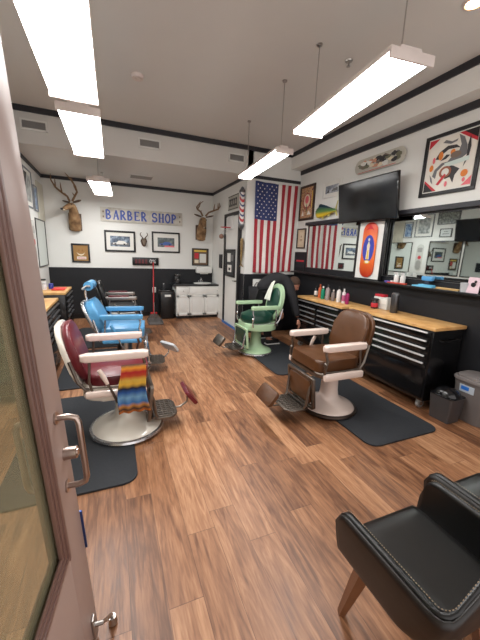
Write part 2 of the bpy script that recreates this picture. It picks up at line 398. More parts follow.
tag(MB().cyl((2.11, 2.70, ZC), (2.11, 2.70, ZC - .01), .035, .03, 20).cyl((2.11, 2.70, ZC - .01), (2.11, 2.70, ZC - .045), .01, .008).cyl((2.11, 2.70, ZC - .045), (2.11, 2.70, ZC - .05), .018).build('fire_sprinkler', M_STEEL), 'small metal sprinkler head on the ceiling above the right light', 'sprinkler')
t = empty('recessed_lamp', (2.43, 1.80, ZC), 0, 'small round warm recessed lamp at the ceiling near the right bulkhead', 'lamp')
MB().lathe([(.055, -.012), (.07, -.010), (.075, 0), (.05, 0), (.055, -.012)], n=28).build('trim_ring', M_FIXT, t)
MB().cyl((0, 0, -.001), (0, 0, -.008), .05, n=28).build('bulb', emit_mat('warm_lamp', (255, 190, 120), 9), t)
def vent(name, x0, x1, z0, z1, label):
    t = empty('air_vent', ((x0 + x1) / 2, YF - .005, (z0 + z1) / 2), 0, label, 'vent', 'air vents on the bulkhead'); W, H = x1 - x0, z1 - z0
    MB().box((0, -.008, H / 2), (W, .016, .02)).box((0, -.008, -H / 2), (W, .016, .02)).box((-W / 2, -.008, 0), (.02, .016, H + .02)).box((W / 2, -.008, 0), (.02, .016, H + .02)).build('vent_frame', M_WHITE, t, smooth=False)
    m = MB().box((0, -.001, 0), (W, .002, H))
    for k in range(8): m.box((0, -.008, -H / 2 + (k + .5) * H / 8), (W, .012, .003), rot=(.6, 0, 0))
    m.build('louvres', C('vent_grey', (150, 148, 146), .5), t, smooth=False)
vent('a', -1.03, -.74, 3.0, 3.11, 'grey louvred vent at the left end of the bulkhead')
vent('b', .45, .75, 3.0, 3.11, 'grey louvred vent in the middle of the bulkhead')
vent('c', 1.88, 2.15, 3.0, 3.11, 'grey louvred vent beside the light before the flag')
t = empty('ceiling_diffuser', (.57, 6.45, ZL), 0, 'square white air diffuser in the low rear ceiling', 'vent')
MB().box((0, 0, -.006), (.44, .30, .012), bev=.003).build('vent_frame', M_CEIL, t)
m = MB()
for k in range(7): m.box((0, -.11 + k * .037, -.016), (.38, .012, .008))
m.build('louvres', C('vent_pale', (150, 146, 140), .5), t, smooth=False)

# ------------------------------------------------------------------ wall frames
WALLS = {'back': (lambda u: (u, YB, 0), 0), 'right': (lambda u: (XR, u, -0.0), -PI / 2), 'left': (lambda u: (XL, u, 0), PI / 2), 'side': (lambda u: (XS, u, 0), -PI / 2), 'flag': (lambda u: (u, YF, 0), 0)}
def onwall(name, wall, u, z, label, cat, group=None, gap=0.0, tilt=0, kind=None):
    f, rz = WALLS[wall]; p = f(u)
    o = empty(name, (p[0], p[1], z), rz, label, cat, group, kind)
    if gap:
        o.location = Vector(o.location) + Matrix.Rotation(rz, 3, 'Z') @ Vector((0, -gap, 0))
    if tilt: o.rotation_euler = (tilt, 0, rz)
    return o
def picture(wall, u, z, W, H, label, fw=.03, fm=None, mm=None, margin=.0, pm=None, art=None, name='picture_frame', cat='picture', group=None, gap=0.0):
    t = onwall(name, wall, u, z, label, cat, group, gap)
    fm = fm or M_BLKFR
    m = MB(); d = .024
    m.box((0, -d / 2, H / 2 - fw / 2), (W, d, fw), bev=.002).box((0, -d / 2, -H / 2 + fw / 2), (W, d, fw), bev=.002)
    m.box((-W / 2 + fw / 2, -d / 2, 0), (fw, d, H - 2 * fw), bev=.002).box((W / 2 - fw / 2, -d / 2, 0), (fw, d, H - 2 * fw), bev=.002)
    m.build('frame', fm, t)
    MB().box((0, -.005, 0), (W - 2 * fw, .010, H - 2 * fw)).build('mat_board', mm or M_PAPER, t, smooth=False)
    pw, ph = W - 2 * fw - 2 * margin, H - 2 * fw - 2 * margin
    if pm:
        m = MB().box((0, -.0115, 0), (pw, .003, ph)); mats = [pm]
        if art:
            R90 = Matrix.Rotation(PI / 2, 4, 'X')
            for k, (poly, am) in enumerate(art):
                if am not in mats: mats.append(am)
                m.prism([((x - .5) * pw, (y - .5) * ph) for x, y in poly], .0131 + .0003 * k, .0136 + .0003 * k, R90, mi=mats.index(am))
        m.build('print', mats, t, smooth=False)
    return t
def photo(name, stops, scale=9): return ramp_mat('photo_' + name, stops, 'noise', scale, 0.3, detail=7)
RED = C('print_red', (196, 40, 54)); ORG = C('print_orange', (222, 128, 48)); GRY = C('print_grey', (110, 110, 112)); DGR = C('print_dark', (52, 50, 52)); BLU = C('print_blue', (60, 92, 160)); YEL = C('print_yellow', (222, 186, 76)); CRM = C('print_cream', (226, 214, 188)); PNK = C('print_pink', (226, 110, 120)); WHT = M_PAPER; BLKP = C('print_black', (20, 18, 20)); GRN = C('print_green', (60, 110, 72)); BRN = C('print_brown', (140, 96, 48)); LBL = C('print_light_blue', (130, 170, 210))
# back wall
art_car = lambda c: [([(.05, .12), (.95, .12), (.95, .4), (.05, .32)], GRY), ([(.12, .35), (.3, .38), (.42, .56), (.7, .54), (.85, .34), (.8, .22), (.15, .22)], c), ([(.2, .18), (.3, .18), (.3, .3), (.2, .3)], BLKP), ([(.66, .18), (.76, .18), (.76, .3), (.66, .3)], BLKP)]
picture('back', .17, 1.645, .62, .44, 'black framed photo with wide white mat of a pale vehicle, left under the wooden sign', .038, margin=.075, pm=photo('a', [(.3, (40, 46, 60)), (.5, (88, 104, 124)), (.7, (170, 184, 200))], 14), art=art_car(WHT))
picture('back', 1.135, 1.665, .62, .45, 'black framed photo of a blue car over red, right under the wooden sign', .034, margin=.09, pm=photo('b', [(.3, (38, 40, 40)), (.5, (70, 84, 88)), (.7, (120, 130, 120))], 14), art=art_car(BLU) + [([(.4, .0), (1.0, .0), (1.0, .16), (.4, .16)], PNK)])
picture('back', -.6, 1.375, .34, .38, 'small black framed amber picture with a white label under the left deer head', .035, mm=C('amber_mat', (150, 112, 60)), margin=.0, pm=C('amber_print', (156, 116, 62)), art=[([(.2, .55), (.35, .45), (.5, .42), (.65, .45), (.8, .55), (.66, .38), (.5, .33), (.34, .38)], CRM), ([(.22, .1), (.85, .1), (.85, .27), (.22, .27)], WHT), ([(.27, .15), (.8, .15), (.8, .2), (.27, .2)], RED), ([(.3, .6), (.4, .8), (.44, .62)], BRN), ([(.7, .6), (.6, .8), (.56, .62)], BRN)])
picture('back', 1.93, 1.365, .40, .40, 'dark framed collage poster with yellow heading under the right deer head', .025, mm=C('brown_mat', (92, 68, 46)), pm=C('collage', (104, 80, 58)), art=[([(.08, .84), (.92, .84), (.92, .96), (.08, .96)], YEL), ([(.45, .12), (.9, .12), (.9, .72), (.45, .72)], WHT), ([(.1, .4), (.38, .4), (.38, .76), (.1, .76)], RED), ([(.1, .1), (.38, .1), (.38, .32), (.1, .32)], CRM)])
# sign
s_ = onwall('barber_shop_sign', 'back', .655, 2.18, 'long weathered cream wooden sign reading BARBER SHOP in blue letters', 'sign')
m = MB().box((0, -.014, 0), (1.69, .028, .275), bev=.004)
m.box((0, -.030, .128), (1.69, .006, .018)).box((0, -.030, -.128), (1.69, .006, .018)).box((-.836, -.030, 0), (.018, .006, .24)).box((.836, -.030, 0), (.018, .006, .24))
m.build('board', ramp_mat('weathered_cream', [(.3, (170, 164, 152)), (.6, (206, 202, 192)), (.8, (218, 214, 206))], 'noise', 7, .6), s_)
def slab_letters(txt, H, W, gap, name, m_, parent, y, th=.003, x0=0):
    G = {'B': [('L', .14, 0, .14, 1, 1), ('A', .2, .75, .42, .25, -90, 90), ('A', .2, .26, .52, .26, -90, 90), ('L', .1, .99, .3, .99, .5), ('L', .1, .51, .3, .51, .5), ('L', .1, .01, .3, .01, .5)],
         'P': [('L', .16, 0, .16, 1, 1), ('A', .22, .73, .5, .27, -90, 90), ('L', .02, 0, .34, 0, .5), ('L', .05, .99, .3, .99, .5)],
         'R': [('L', .16, 0, .16, 1, 1), ('A', .22, .74, .46, .26, -90, 90), ('L', .36, .5, .82, 0, 1), ('L', .02, 0, .32, 0, .5), ('L', .7, 0, .95, 0, .5), ('L', .05, .99, .3, .99, .5)],
         'A': [('L', .12, 0, .48, 1, .6), ('L', .5, 1, .82, 0, 1), ('L', .25, .35, .68, .35, .5), ('L', 0, 0, .26, 0, .5), ('L', .66, 0, .96, 0, .5)],
         'E': [('L', .18, 0, .18, 1, 1), ('L', .1, .98, .8, .98, .55), ('L', .2, .52, .65, .52, .5), ('L', .1, .02, .84, .02, .55), ('L', .8, .86, .8, 1, .5), ('L', .84, 0, .84, .16, .5)],
         'S': [('A', .46, .74, .34, .26, 20, 270), ('A', .46, .26, .36, .26, -160, 90), ('L', .76, .74, .78, .98, .5), ('L', .12, .02, .14, .26, .5)],
         'H': [('L', .18, 0, .18, 1, 1), ('L', .78, 0, .78, 1, 1), ('L', .2, .5, .78, .5, .5), ('L', .02, 0, .34, 0, .5), ('L', .62, 0, .94, 0, .5), ('L', .02, 1, .34, 1, .5), ('L', .62, 1, .94, 1, .5)],
         'O': [('A', .48, .5, .38, .5, 0, 360)]}
    m = MB(); R90 = Matrix.Translation((0, y, 0)) @ Matrix.Rotation(PI / 2, 4, 'X'); sw = .036
    tot = sum(W + gap if c != ' ' else W * .7 for c in txt) - gap; x = x0; q = 0
    for c in txt:
        if c == ' ': x += W * .7; continue
        for g in G[c]:
            if g[0] == 'L': pts = [(g[1], g[2]), (g[3], g[4])]; wd = sw * g[5]
            else:
                a0, a1 = math.radians(g[5]), math.radians(g[6]); N = 14
                pts = [(g[1] + g[3] * math.cos(a0 + (a1 - a0) * k / N), g[2] + g[4] * math.sin(a0 + (a1 - a0) * k / N)) for k in range(N + 1)]; wd = sw * .85
            P = [Vector((x + px * W, (py - .5) * H)) for px, py in pts]
            for a, b in zip(P, P[1:]):
                d = (b - a).normalized(); n_ = Vector((-d.y, d.x)) * wd / 2; e_ = d * wd * .12
                q += 1
                m.prism([tuple(a - e_ + n_), tuple(a - e_ - n_), tuple(b + e_ - n_), tuple(b + e_ + n_)], 0, th + (q % 5) * .0003, R90)
        x += W + gap
    m.build(name, m_, parent, smooth=False)
slab_letters('BARBER', .175, .122, .018, 'lettering', C('sign_blue', (62, 84, 164), .5), s_, -.028, x0=-.744)
slab_letters('SHOP', .175, .122, .018, 'lettering', C('sign_blue', (62, 84, 164), .5), s_, -.028, x0=.182)
m = MB()
for x, z in ((-.79, .05), (-.79, -.05), (.79, .05), (.79, -.05)): m.sph((x, -.03, z), (.014, .006, .022), n=10)
m.build('ornament', C('sign_brown', (120, 100, 80)), s_)
# led sign
t = onwall('led_sign', 'back', .68, 1.235, 'small black LED sign with dim red and white characters below the photos', 'sign')
MB().box((0, -.02, 0), (.56, .04, .17), bev=.005).build('sign_body', M_BLK, t)
m = MB()
for k in range(4): m.box((-.2 + k * .07, -.041, 0), (.045, .003, .09))
m.build('red_segments', C('dim_red', (92, 20, 30), .4), t, smooth=False)
lines_text('0%', .12, 'white_characters', C('led_white', (210, 205, 205)), t, (.15, -.041, 0), depth=.002)
# right wall
picture('right', 5.0, 2.42, .46, .60, 'brown framed ornate poster in the corner beside the big flag', .04, fm=C('brown_frame', (58, 40, 32)), mm=C('ornate_base', (190, 160, 130)), pm=ramp_mat('ornate_ground', [(.38, (120, 60, 54)), (.46, (206, 178, 140)), (.52, (196, 150, 90)), (.58, (150, 90, 80)), (.66, (214, 190, 170))], 'noise', 22, .4), art=[(oval(.7, .55, cx=.5, cy=.55), ramp_mat('ornate_red', [(.4, (130, 50, 50)), (.5, (190, 120, 100)), (.6, (150, 70, 60))], 'noise', 30, .4)), (oval(.5, .42, cx=.5, cy=.57), CRM), (oval(.3, .26, cx=.5, cy=.6), PNK), ([(.1, .08), (.3, .08), (.22, .26)], WHT), ([(.55, .1), (.9, .1), (.7, .24)], WHT), ([(.88, .3), (.94, .3), (.94, .85), (.88, .85)], YEL), ([(.46, .2), (.54, .2), (.52, .45), (.48, .45)], C('ornate_green', (70, 90, 70)))])
picture('right', 4.32, 2.545, .45, .25, 'white framed landscape photo above the mounted fish', .012, fm=M_WHITE, margin=.055, pm=photo('c', [(.3, (60, 66, 78)), (.5, (140, 146, 156)), (.7, (214, 218, 224))], 10), art=[([(.1, .1), (.25, .5), (.3, .1)], DGR), ([(.45, .2), (.6, .5), (.95, .6), (.95, .2)], GRY)])
picture('right', 5.1, 1.80, .28, .36, 'small dark framed cream certificate on the right wall beside the big flag', .022, fm=C('brown_frame', (58, 40, 32)), mm=C('cert_paper', (214, 196, 168)), margin=.05, pm=C('cert_pale', (222, 206, 180)), art=[([(.4, .6), (.6, .6), (.5, .8)], BRN), ([(.2, .3), (.8, .3), (.8, .34), (.2, .34)], BRN), ([(.2, .4), (.8, .4), (.8, .44), (.2, .44)], BRN)])
picture('right', 5.08, 1.375, .36, .36, 'black panel frame with a red stripe just left of the mirror', .02, mm=C('navy_black', (26, 26, 34)), pm=C('navy_black', (26, 26, 34)), art=[([(.1, .5), (.9, .5), (.9, .6), (.1, .6)], RED)])
sw1 = [(.18, .62), (.26, .74), (.42, .82), (.6, .80), (.7, .72), (.62, .74), (.45, .75), (.32, .68), (.26, .60)]
sw2 = [(.62, .98), (.74, .90), (.82, .74), (.84, .58), (.74, .52), (.60, .50), (.44, .50), (.52, .58), (.66, .64), (.7, .78)]
sw3 = [(.16, .30), (.2, .42), (.34, .52), (.48, .52), (.36, .46), (.26, .38), (.24, .24)]
sw4 = [(.34, .38), (.44, .46), (.6, .42), (.74, .34), (.66, .24), (.64, .10), (.56, .22), (.46, .2), (.4, .28)]
art_p = [([(.0, 1), (.22, 1), (.0, .84)], RED), ([(.62, 1), (1, 1), (1, .76)], RED), ([(.72, 1), (1, 1), (1, .82)], BLKP), ([(0, .0), (.3, .0), (.0, .24)], RED), ([(0, 0), (.22, 0), (0, .2)], BLKP), ([(.82, .02), (1, .02), (1, .18)], PNK), (sw1, DGR), (sw2, GRY), (sw3, GRY), (sw4, DGR),
         ([(.3, .9), (.36, .94), (.5, .88), (.62, .9), (.6, .86), (.48, .84)], GRY), ([(.86, .9), (.9, .7), (.88, .5), (.8, .36), (.84, .56), (.83, .74)], DGR), ([(.3, .56), (.42, .66), (.5, .64), (.42, .58)], DGR), ([(.1, .34), (.14, .2), (.2, .14), (.16, .26)], GRY), (oval(.1, .16, cx=.3, cy=.66), ORG), (oval(.09, .13, cx=.12, cy=.46), ORG), (oval(.14, .13, cx=.85, cy=.24), ORG), (oval(.1, .10, cx=.55, cy=.68), ORG), (oval(.22, .12, cx=.62, cy=.62), C('print_taupe', (120, 104, 92))), ([(.4, .5), (.9, .54), (.9, .46), (.44, .42)], C('print_mint', (206, 220, 214))), (oval(.26, .22, cx=.45, cy=.33), C('print_rust', (150, 90, 66))), (oval(.16, .14, cx=.45, cy=.33), WHT), (oval(.06, .1, cx=.5, cy=.1), PNK), ([(.28, .12), (.44, .3), (.48, .28), (.34, .1)], RED), (oval(.06, .08, cx=.86, cy=.12), PNK), (oval(.06, .12, cx=.16, cy=.6), PNK)]
picture('right', 2.42, 2.495, .60, .62, 'large black framed abstract poster with grey swooshes, orange blobs and red corners', .036, margin=.012, pm=C('poster_ground', (228, 224, 214)), art=art_p)
# skateboards
def deck(wall, u, z, L, W, rot, m_, label, cat='skateboard deck', gap=.02, art=None, edge=None, parent=None, name='skateboard_deck'):
    t = onwall(name, wall, u, z, label, cat, gap=gap) if parent is None else parent
    Mx = Matrix.Rotation(PI / 2, 4, 'X') @ Matrix.Rotation(rot, 4, 'Z')
    MB().prism(rrect(L, W, W * .48, 8), 0, .012, Mx, bev=.003).build('deck', [m_], t)
    if art:
        m = MB(); mats = []
        for k, (poly, am) in enumerate(art):
            if am not in mats: mats.append(am)
            m.prism(poly, .0121 + .0004 * k, .0128 + .0004 * k, Mx, mi=mats.index(am))
        m.build('graphic', mats, t, smooth=False)
    m = MB()
    for s_ in (-1, 1):
        for a in (-1, 1):
            for b in (-1, 1):
                p = Mx @ Vector((s_ * L * .3 + a * .02, b * .015, .013)); m.sph(p, (.004, .004, .004), n=8)
    m.build('bolts', M_STEEL, t)
    return t
random.seed(3)
camo = []
for k in range(34):
    x = random.uniform(-.33, .33); y = random.uniform(-.05, .05)
    camo.append(([(x + random.uniform(.025, .07) * math.cos(a), y + random.uniform(.012, .036) * math.sin(a)) for a in [2 * PI * j / 7 for j in range(7)]], random.choice([GRY, DGR, CRM, C('camo_peach', (206, 150, 124)), C('camo_olive', (112, 112, 92)), WHT, C('camo_taupe', (120, 104, 92))])))
camo.append(([(-.34, -.088), (.3, -.088), (.3, -.082), (-.34, -.082)], RED))
deck('right', 3.39, 2.725, .84, .19, 0, C('camo_base', (190, 186, 174)), 'patterned grey and cream skateboard deck mounted above the television', art=camo)
# orange deck panel standing on ledge
t = onwall('framed_skateboard', 'right', 3.32, 1.595, 'tall white panel in a black frame holding an orange skateboard with blue oval', 'wall display', gap=.062)
MB().box((-.235, -.0, 0), (.035, .03, .78), bev=.003).box((.235, 0, 0), (.035, .03, .78), bev=.003).box((0, 0, .38), (.5, .03, .02), bev=.003).box((0, 0, -.385), (.5, .03, .012), bev=.002).build('frame', M_BLKFR, t)
MB().box((0, .004, 0), (.44, .016, .76)).build('backing', M_WHITE, t, smooth=False)
Mx = Matrix.Translation((0, -.012, 0)) @ Matrix.Rotation(PI / 2, 4, 'X')
MB().prism(rrect(.245, .72, .11, 8), 0, .012, Mx, bev=.003).build('deck', ramp_mat('deck_orange', [(0, (176, 44, 30)), (.3, (226, 104, 40)), (.7, (232, 120, 56)), (1, (206, 52, 44))], 'Z', lo=-.36, hi=.36, rough=.3), t)
m = MB(); gm = [C('deck_blue', (52, 66, 170)), CRM, YEL, RED, WHT]
m.prism(oval(.2, .36, cx=0, cy=.02), .0121, .0127, Mx, mi=0)
m.prism([(-.03, -.12), (.03, -.12), (.022, .02), (.028, .06), (.0, .12), (-.028, .06), (-.022, .02)], .0128, .0134, Mx, mi=1)
m.prism(oval(.03, .04, cx=0, cy=.14), .0128, .0134, Mx, mi=1)
m.prism([(-.015, -.12), (.015, -.12), (.012, .0), (-.012, .0)], .0135, .014, Mx, mi=2)
m.prism(oval(.1, .05, cx=0, cy=-.155), .0128, .0134, Mx, mi=2)
m.prism(oval(.06, .03, cx=0, cy=-.155), .0135, .014, Mx, mi=4)
m.prism([(-.07, .26), (.0, .33), (.07, .26), (.02, .28), (-.02, .28)], .0128, .0134, Mx, mi=3)
m.build('graphic', gm, t, smooth=False)
# real mirrors right wall
def mirror(wall, u0, u1, z0, z1, label, idx, gap=0.0):
    t = onwall('wall_mirror', wall, (u0 + u1) / 2, (z0 + z1) / 2, label, 'mirror', gap=gap); W, H = u1 - u0, z1 - z0
    MB().box((0, -.008, H / 2 - .009), (W, .016, .018)).box((0, -.008, -H / 2 + .009), (W, .016, .018)).box((-W / 2 + .01, -.008, 0), (.02, .016, H - .036)).box((W / 2 - .01, -.008, 0), (.02, .016, H - .036)).build('frame', M_BLKFR, t, smooth=False)
    MB().box((0, -.005, 0), (W - .04, .010, H - .036)).build('glass', M_MIRROR, t, smooth=False)
mirror('right', 3.56, 4.89, 1.27, 2.018, 'long wall mirror left of the orange skateboard, reflecting the flag', 1)
mirror('right', .9, 3.09, 1.275, 2.018, 'long wall mirror right of the orange skateboard above the ledge', 2)
# left wall fittings (seen at the left edge and in the mirrors)
mirror('left', 6.40, 7.24, 1.12, 1.96, 'tall black framed mirror in the rear corner of the left wall', 3, gap=0)
mirror('left', 5.03, 5.89, 1.12, 1.98, 'black framed mirror on the left wall, right before the white skateboard panel', 4)
mirror('left', 4.1, 4.98, 1.12, 1.96, 'black framed mirror under the left wall television', 5)
t = onwall('slatted_panel', 'left', 7.05, 2.29, 'cream panel of vertical boards above the rear corner mirror', 'panel')
m = MB()
for k in range(5): m.box((-.27 + k * .105 + .01, -.012, 0), (.10, .024, .66), bev=.003)
m.build('boards', C('cream_boards', (206, 202, 186), .6), t)
t = onwall('mounted_skateboard', 'left', 6.13, 1.55, 'white board with a pale skateboard and red patch between the left mirrors', 'wall display')
MB().box((0, -.006, 0), (.44, .012, .85)).build('backing', M_WHITE, t, smooth=False)
Mx = Matrix.Translation((0, -.013, 0)) @ Matrix.Rotation(PI / 2, 4, 'X')
MB().prism(rrect(.2, .7, .095, 8), 0, .012, Mx, bev=.003).build('deck', C('deck_pale', (196, 196, 190)), t)
m = MB(); m.prism(rrect(.15, .25, .07, 6, 0, -.2), .0121, .0127, Mx, mi=0); m.prism(oval(.1, .1, cx=-.01, cy=0), .0128, .0134, Mx, mi=1); m.prism(rrect(.14, .12, .03, 4, 0, .2), .0121, .0127, Mx, mi=0)
m.build('graphic', [C('deck_grey', (160, 158, 154)), RED], t, smooth=False)
picture('left', 6.60, 2.29, .26, .42, 'narrow blue and white print high on the left wall', .015, margin=.02, fm=C('silver_frame', (120, 124, 130)), pm=photo('d', [(.35, (60, 90, 140)), (.55, (150, 176, 206)), (.7, (220, 226, 232))], 12))
picture('left', 6.12, 2.38, .52, .58, 'large silver framed print with wide white mat on the left wall', .02, fm=C('silver_frame', (120, 124, 130)), margin=.07, pm=photo('e', [(.35, (120, 124, 126)), (.55, (180, 184, 182)), (.7, (220, 222, 220))], 12))
picture('left', 5.48, 2.53, .56, .30, 'wide grey engraved picture high on the left wall', .02, fm=C('dark_silver_frame', (70, 70, 72)), pm=photo('f', [(.35, (80, 84, 80)), (.55, (130, 134, 128)), (.7, (180, 182, 176))], 26))
picture('left', 5.5, 2.175, .31, .21, 'small grey framed certificate under the wide engraved picture', .018, fm=C('dark_silver_frame', (70, 70, 72)), pm=C('cert_grey', (196, 200, 198)), art=[([(.2, .3), (.8, .3), (.8, .4), (.2, .4)], GRY), ([(.3, .6), (.7, .6), (.7, .7), (.3, .7)], GRY)])
# televisions
def tv(wall, u, z, W, H, out, label, yaw=0):
    t = onwall('television', wall, u, z, label, 'television', gap=out)
    t.rotation_euler = (math.radians(8), 0, t.rotation_euler[2] + yaw)
    MB().box((0, .0, 0), (W, .035, H), bev=.006).build('body', M_BLKGL, t)
    MB().box((0, -.0185, .004), (W - .03, .003, H - .035)).build('screen', M_SCREEN, t, smooth=False)
    MB().box((0, .0185 + (out - .045) / 2 + .006, 0), (.12, out - .045, .12), rot=(math.radians(-8), 0, 0)).build('wall_bracket', M_BLK, t)
tv('right', 3.355, 2.23, 1.0, .53, .19, 'large black flat television on the right wall', math.radians(2))
tv('left', 4.7, 2.2, .96, .50, .14, 'black flat television on the left wall, seen in the mirror')

# ------------------------------------------------------------------ flag
M_FR = C('flag_red', (160, 38, 52), .75); M_FW = C('flag_white', (226, 220, 216), .75); M_FB = C('flag_blue', (44, 56, 104), .75)
fl = empty('american_flag', (2.80, YF - .012, 0), 0, 'large american flag hanging vertically on the white wall', 'flag')
FW, FZ0, FZ1 = .86, 1.155, 2.735
def fold(u, v):
    a = .004 + .012 * (1 - v * .6)
    return .022 + a * math.sin(u * 21 + 1.2 * math.sin(v * 3)) + .004 * math.sin(u * 47 + v * 6) + .012 * (1 - v) * math.sin(v * 9 + u * 4) * .5
def fpt(u, v, off=0):
    w_ = FW * (0.93 + .07 * v); sag = -.012 * math.sin(PI * u) * v - .02 * math.sin(u * 5) * (1 - v)
    return Vector((-.43 + .005 * (1 - v) + (u - .0) * w_ + (FW - w_) * .15, -fold(u, v) - off, FZ0 + v * (FZ1 - FZ0) + sag))
def fmi(u, v):
    if u < 7 / 13 and v > .6: return 2
    return 0 if int(u * 13) % 2 == 0 else 1
MB().sheet(fpt, 78, 60, fmi).build('cloth', [M_FR, M_FW, M_FB], fl, solid=.0015, angle=3)
m = MB()
for r in range(11):
    for c in range(9):
        if (r + c) % 2: continue
        uu = (7 / 13) * (c + 1) / 10; vv = .6 + .4 * (r + 1) / 12
        cen = fpt(uu, vv, .003); R_ = .017
        vs = [m.bm.verts.new(cen + Vector(((R_ if k % 2 == 0 else R_ * .42) * math.sin(k * PI / 5), 0, (R_ if k % 2 == 0 else R_ * .42) * math.cos(k * PI / 5)))) for k in range(10)]
        m.bm.faces.new(vs)
m.build('stars', M_FW, fl, smooth=False, solid=.0012)
t = onwall('wall_plaque', 'flag', 2.50, .905, 'white square plaque with a dark curve on the black wainscot', 'plaque', gap=.016)
MB().box((0, -.006, 0), (.18, .012, .25), bev=.002).build('board', M_WHITE, t)
MB().tube([(-.05, -.014, -.08), (-.06, -.014, 0), (-.02, -.014, .06), (.03, -.014, .05)], .008, 8).build('emblem', C('print_dark', (52, 50, 52)), t)

# side wall: sign, barber pole board, fish, posters, toy hoop, narrow frame
t = onwall('license_sign', 'side', 5.93, 2.45, 'pale rectangular sign with dark raised letters above the rear door', 'sign')
MB().box((0, -.006, 0), (.54, .012, .27), bev=.003).box((0, -.014, .12), (.54, .004, .012), mi=1).box((0, -.014, -.12), (.54, .004, .012), mi=1).build('board', [C('sign_pale', (176, 174, 164)), DGR], t)
m = MB()
for k in range(4): m.box((-.165 + k * .11, -.014, .0), (.075, .004, .14)); m.box((-.165 + k * .11, -.017, .0), (.03, .004, .07), mi=1)
m.build('lettering', [DGR, C('sign_pale', (176, 174, 164))], t, smooth=False)
t = onwall('barber_pole', 'side', 5.375, 2.27, 'tall narrow red white and blue barber pole on the wall left of the flag', 'barber pole')
MB().cyl((0, -.05, -.27), (0, -.05, .27), .045, n=24).build('striped_tube', None, t)
pm = bpy.data.materials.new('barber_stripes'); pm.use_nodes = True
n = pm.node_tree.nodes; l = pm.node_tree.links; tc = n.new('ShaderNodeTexCoord'); sp = n.new('ShaderNodeSeparateXYZ'); l.new(tc.outputs['Object'], sp.inputs[0])
ad = n.new('ShaderNodeMath'); ad.operation = 'MULTIPLY_ADD'; l.new(sp.outputs[0], ad.inputs[0]); ad.inputs[1].default_value = 1.5; l.new(sp.outputs[2], ad.inputs[2])
md = n.new('ShaderNodeMath'); md.operation = 'MULTIPLY'; l.new(ad.outputs[0], md.inputs[0]); md.inputs[1].default_value = 6
fr = n.new('ShaderNodeMath'); fr.operation = 'FRACT'; l.new(md.outputs[0], fr.inputs[0]); cr = n.new('ShaderNodeValToRGB'); cr.color_ramp.interpolation = 'CONSTANT'
for k, (p, c) in enumerate(((0, (178, 48, 56)), (.3, (214, 210, 206)), (.55, (60, 72, 110)), (.75, (214, 210, 206)))):
    e = cr.color_ramp.elements[k] if k < 2 else cr.color_ramp.elements.new(p); e.position = p; e.color = srgb(*c)
l.new(fr.outputs[0], cr.inputs[0]); l.new(cr.outputs[0], n['Principled BSDF'].inputs['Base Color'])
t.children[0].data.materials.clear(); t.children[0].data.materials.append(pm)
MB().lathe([(0, .27), (.055, .27), (.055, .30), (.035, .33), (.02, .36), (0, .37)], (0, -.05, 0), 20).lathe([(0, -.27), (.055, -.27), (.055, -.30), (.035, -.33), (.02, -.36), (0, -.37)], (0, -.05, 0), 20).box((0, -.01, 0), (.06, .02, .5)).build('pole_caps', C('pole_grey', (120, 122, 126), .3, metal=.8), t)
def fish(t, L, H, body, belly, fin, thick=.06):
    def pt(u, v):
        a = 2 * PI * v; w_ = math.sin(PI * min(1, u * 1.05 + .02)) ** .65 if u < .93 else .22
        hgt = H / 2 * (1.0 if u < .25 else 1 - (u - .25) * 1.05) * (math.sin(PI / 2 * min(1, u / .12)) ** .6 if u < .12 else 1)
        hgt = max(hgt, H * .055)
        return Vector(((u - .5) * L, -thick - thick * .8 * math.cos(a) * hgt / (H / 2), hgt * math.sin(a)))
    MB().sheet(pt, 24, 20, lambda u, v: 0).build('body', body, t)
    R90 = Matrix.Translation((0, -thick, 0)) @ Matrix.Rotation(PI / 2, 4, 'X')
    MB().prism([(-.42 * L, H * .42), (-.36 * L, H * .78), (-.28 * L, H * .80), (0, H * .55), (.36 * L, H * .16), (.36 * L, H * .03), (-.2 * L, H * .3)], -.004, .004, R90).build('dorsal_fin', fin, t)
    MB().prism([(.42 * L, .0), (.52 * L, H * .8), (.545 * L, H * .82), (.49 * L, .0), (.56 * L, -H * .5), (.53 * L, -H * .52)], -.004, .004, R90).build('tail_fin', belly, t)
    MB().prism([(-.2 * L, -H * .38), (-.12 * L, -H * .7), (-.06 * L, -H * .36)], -.003, .003, R90).prism([(.05 * L, -H * .26), (.16 * L, -H * .52), (.28 * L, -H * .12)], -.003, .003, R90).build('lower_fin', belly, t)
    MB().sph((-.4 * L, -thick * 1.75, H * .12), (.009, .005, .009), n=10).build('eye', BLKP, t)
t = onwall('mounted_fish', 'right', 4.36, 2.20, 'green and yellow mounted fish left of the television', 'mounted fish')
fish(t, .52, .17, ramp_mat('fish_skin', [(0, (226, 200, 60)), (.3, (214, 184, 40)), (.5, (90, 130, 70)), (1, (26, 70, 74))], 'Z', lo=-.09, hi=.09, rough=.3), C('fish_yellow', (196, 186, 110)), C('fish_teal', (24, 58, 70)))
t = onwall('mounted_fish', 'side', 5.37, 1.52, 'narrow brown fish mounted vertically beside the rear door', 'mounted fish')
t.rotation_euler = (0, -PI / 2, -PI / 2)
t.rotation_euler = (Matrix.Rotation(-PI / 2, 3, 'Z') @ Matrix.Rotation(PI / 2, 3, 'Y')).to_euler()
fish(t, .5, .11, ramp_mat('trout_skin', [(.3, (96, 76, 44)), (.6, (150, 124, 78)), (.8, (176, 156, 110))], 'noise', 20), C('trout_fin', (130, 104, 64)), C('trout_dark', (90, 70, 44)), .03)
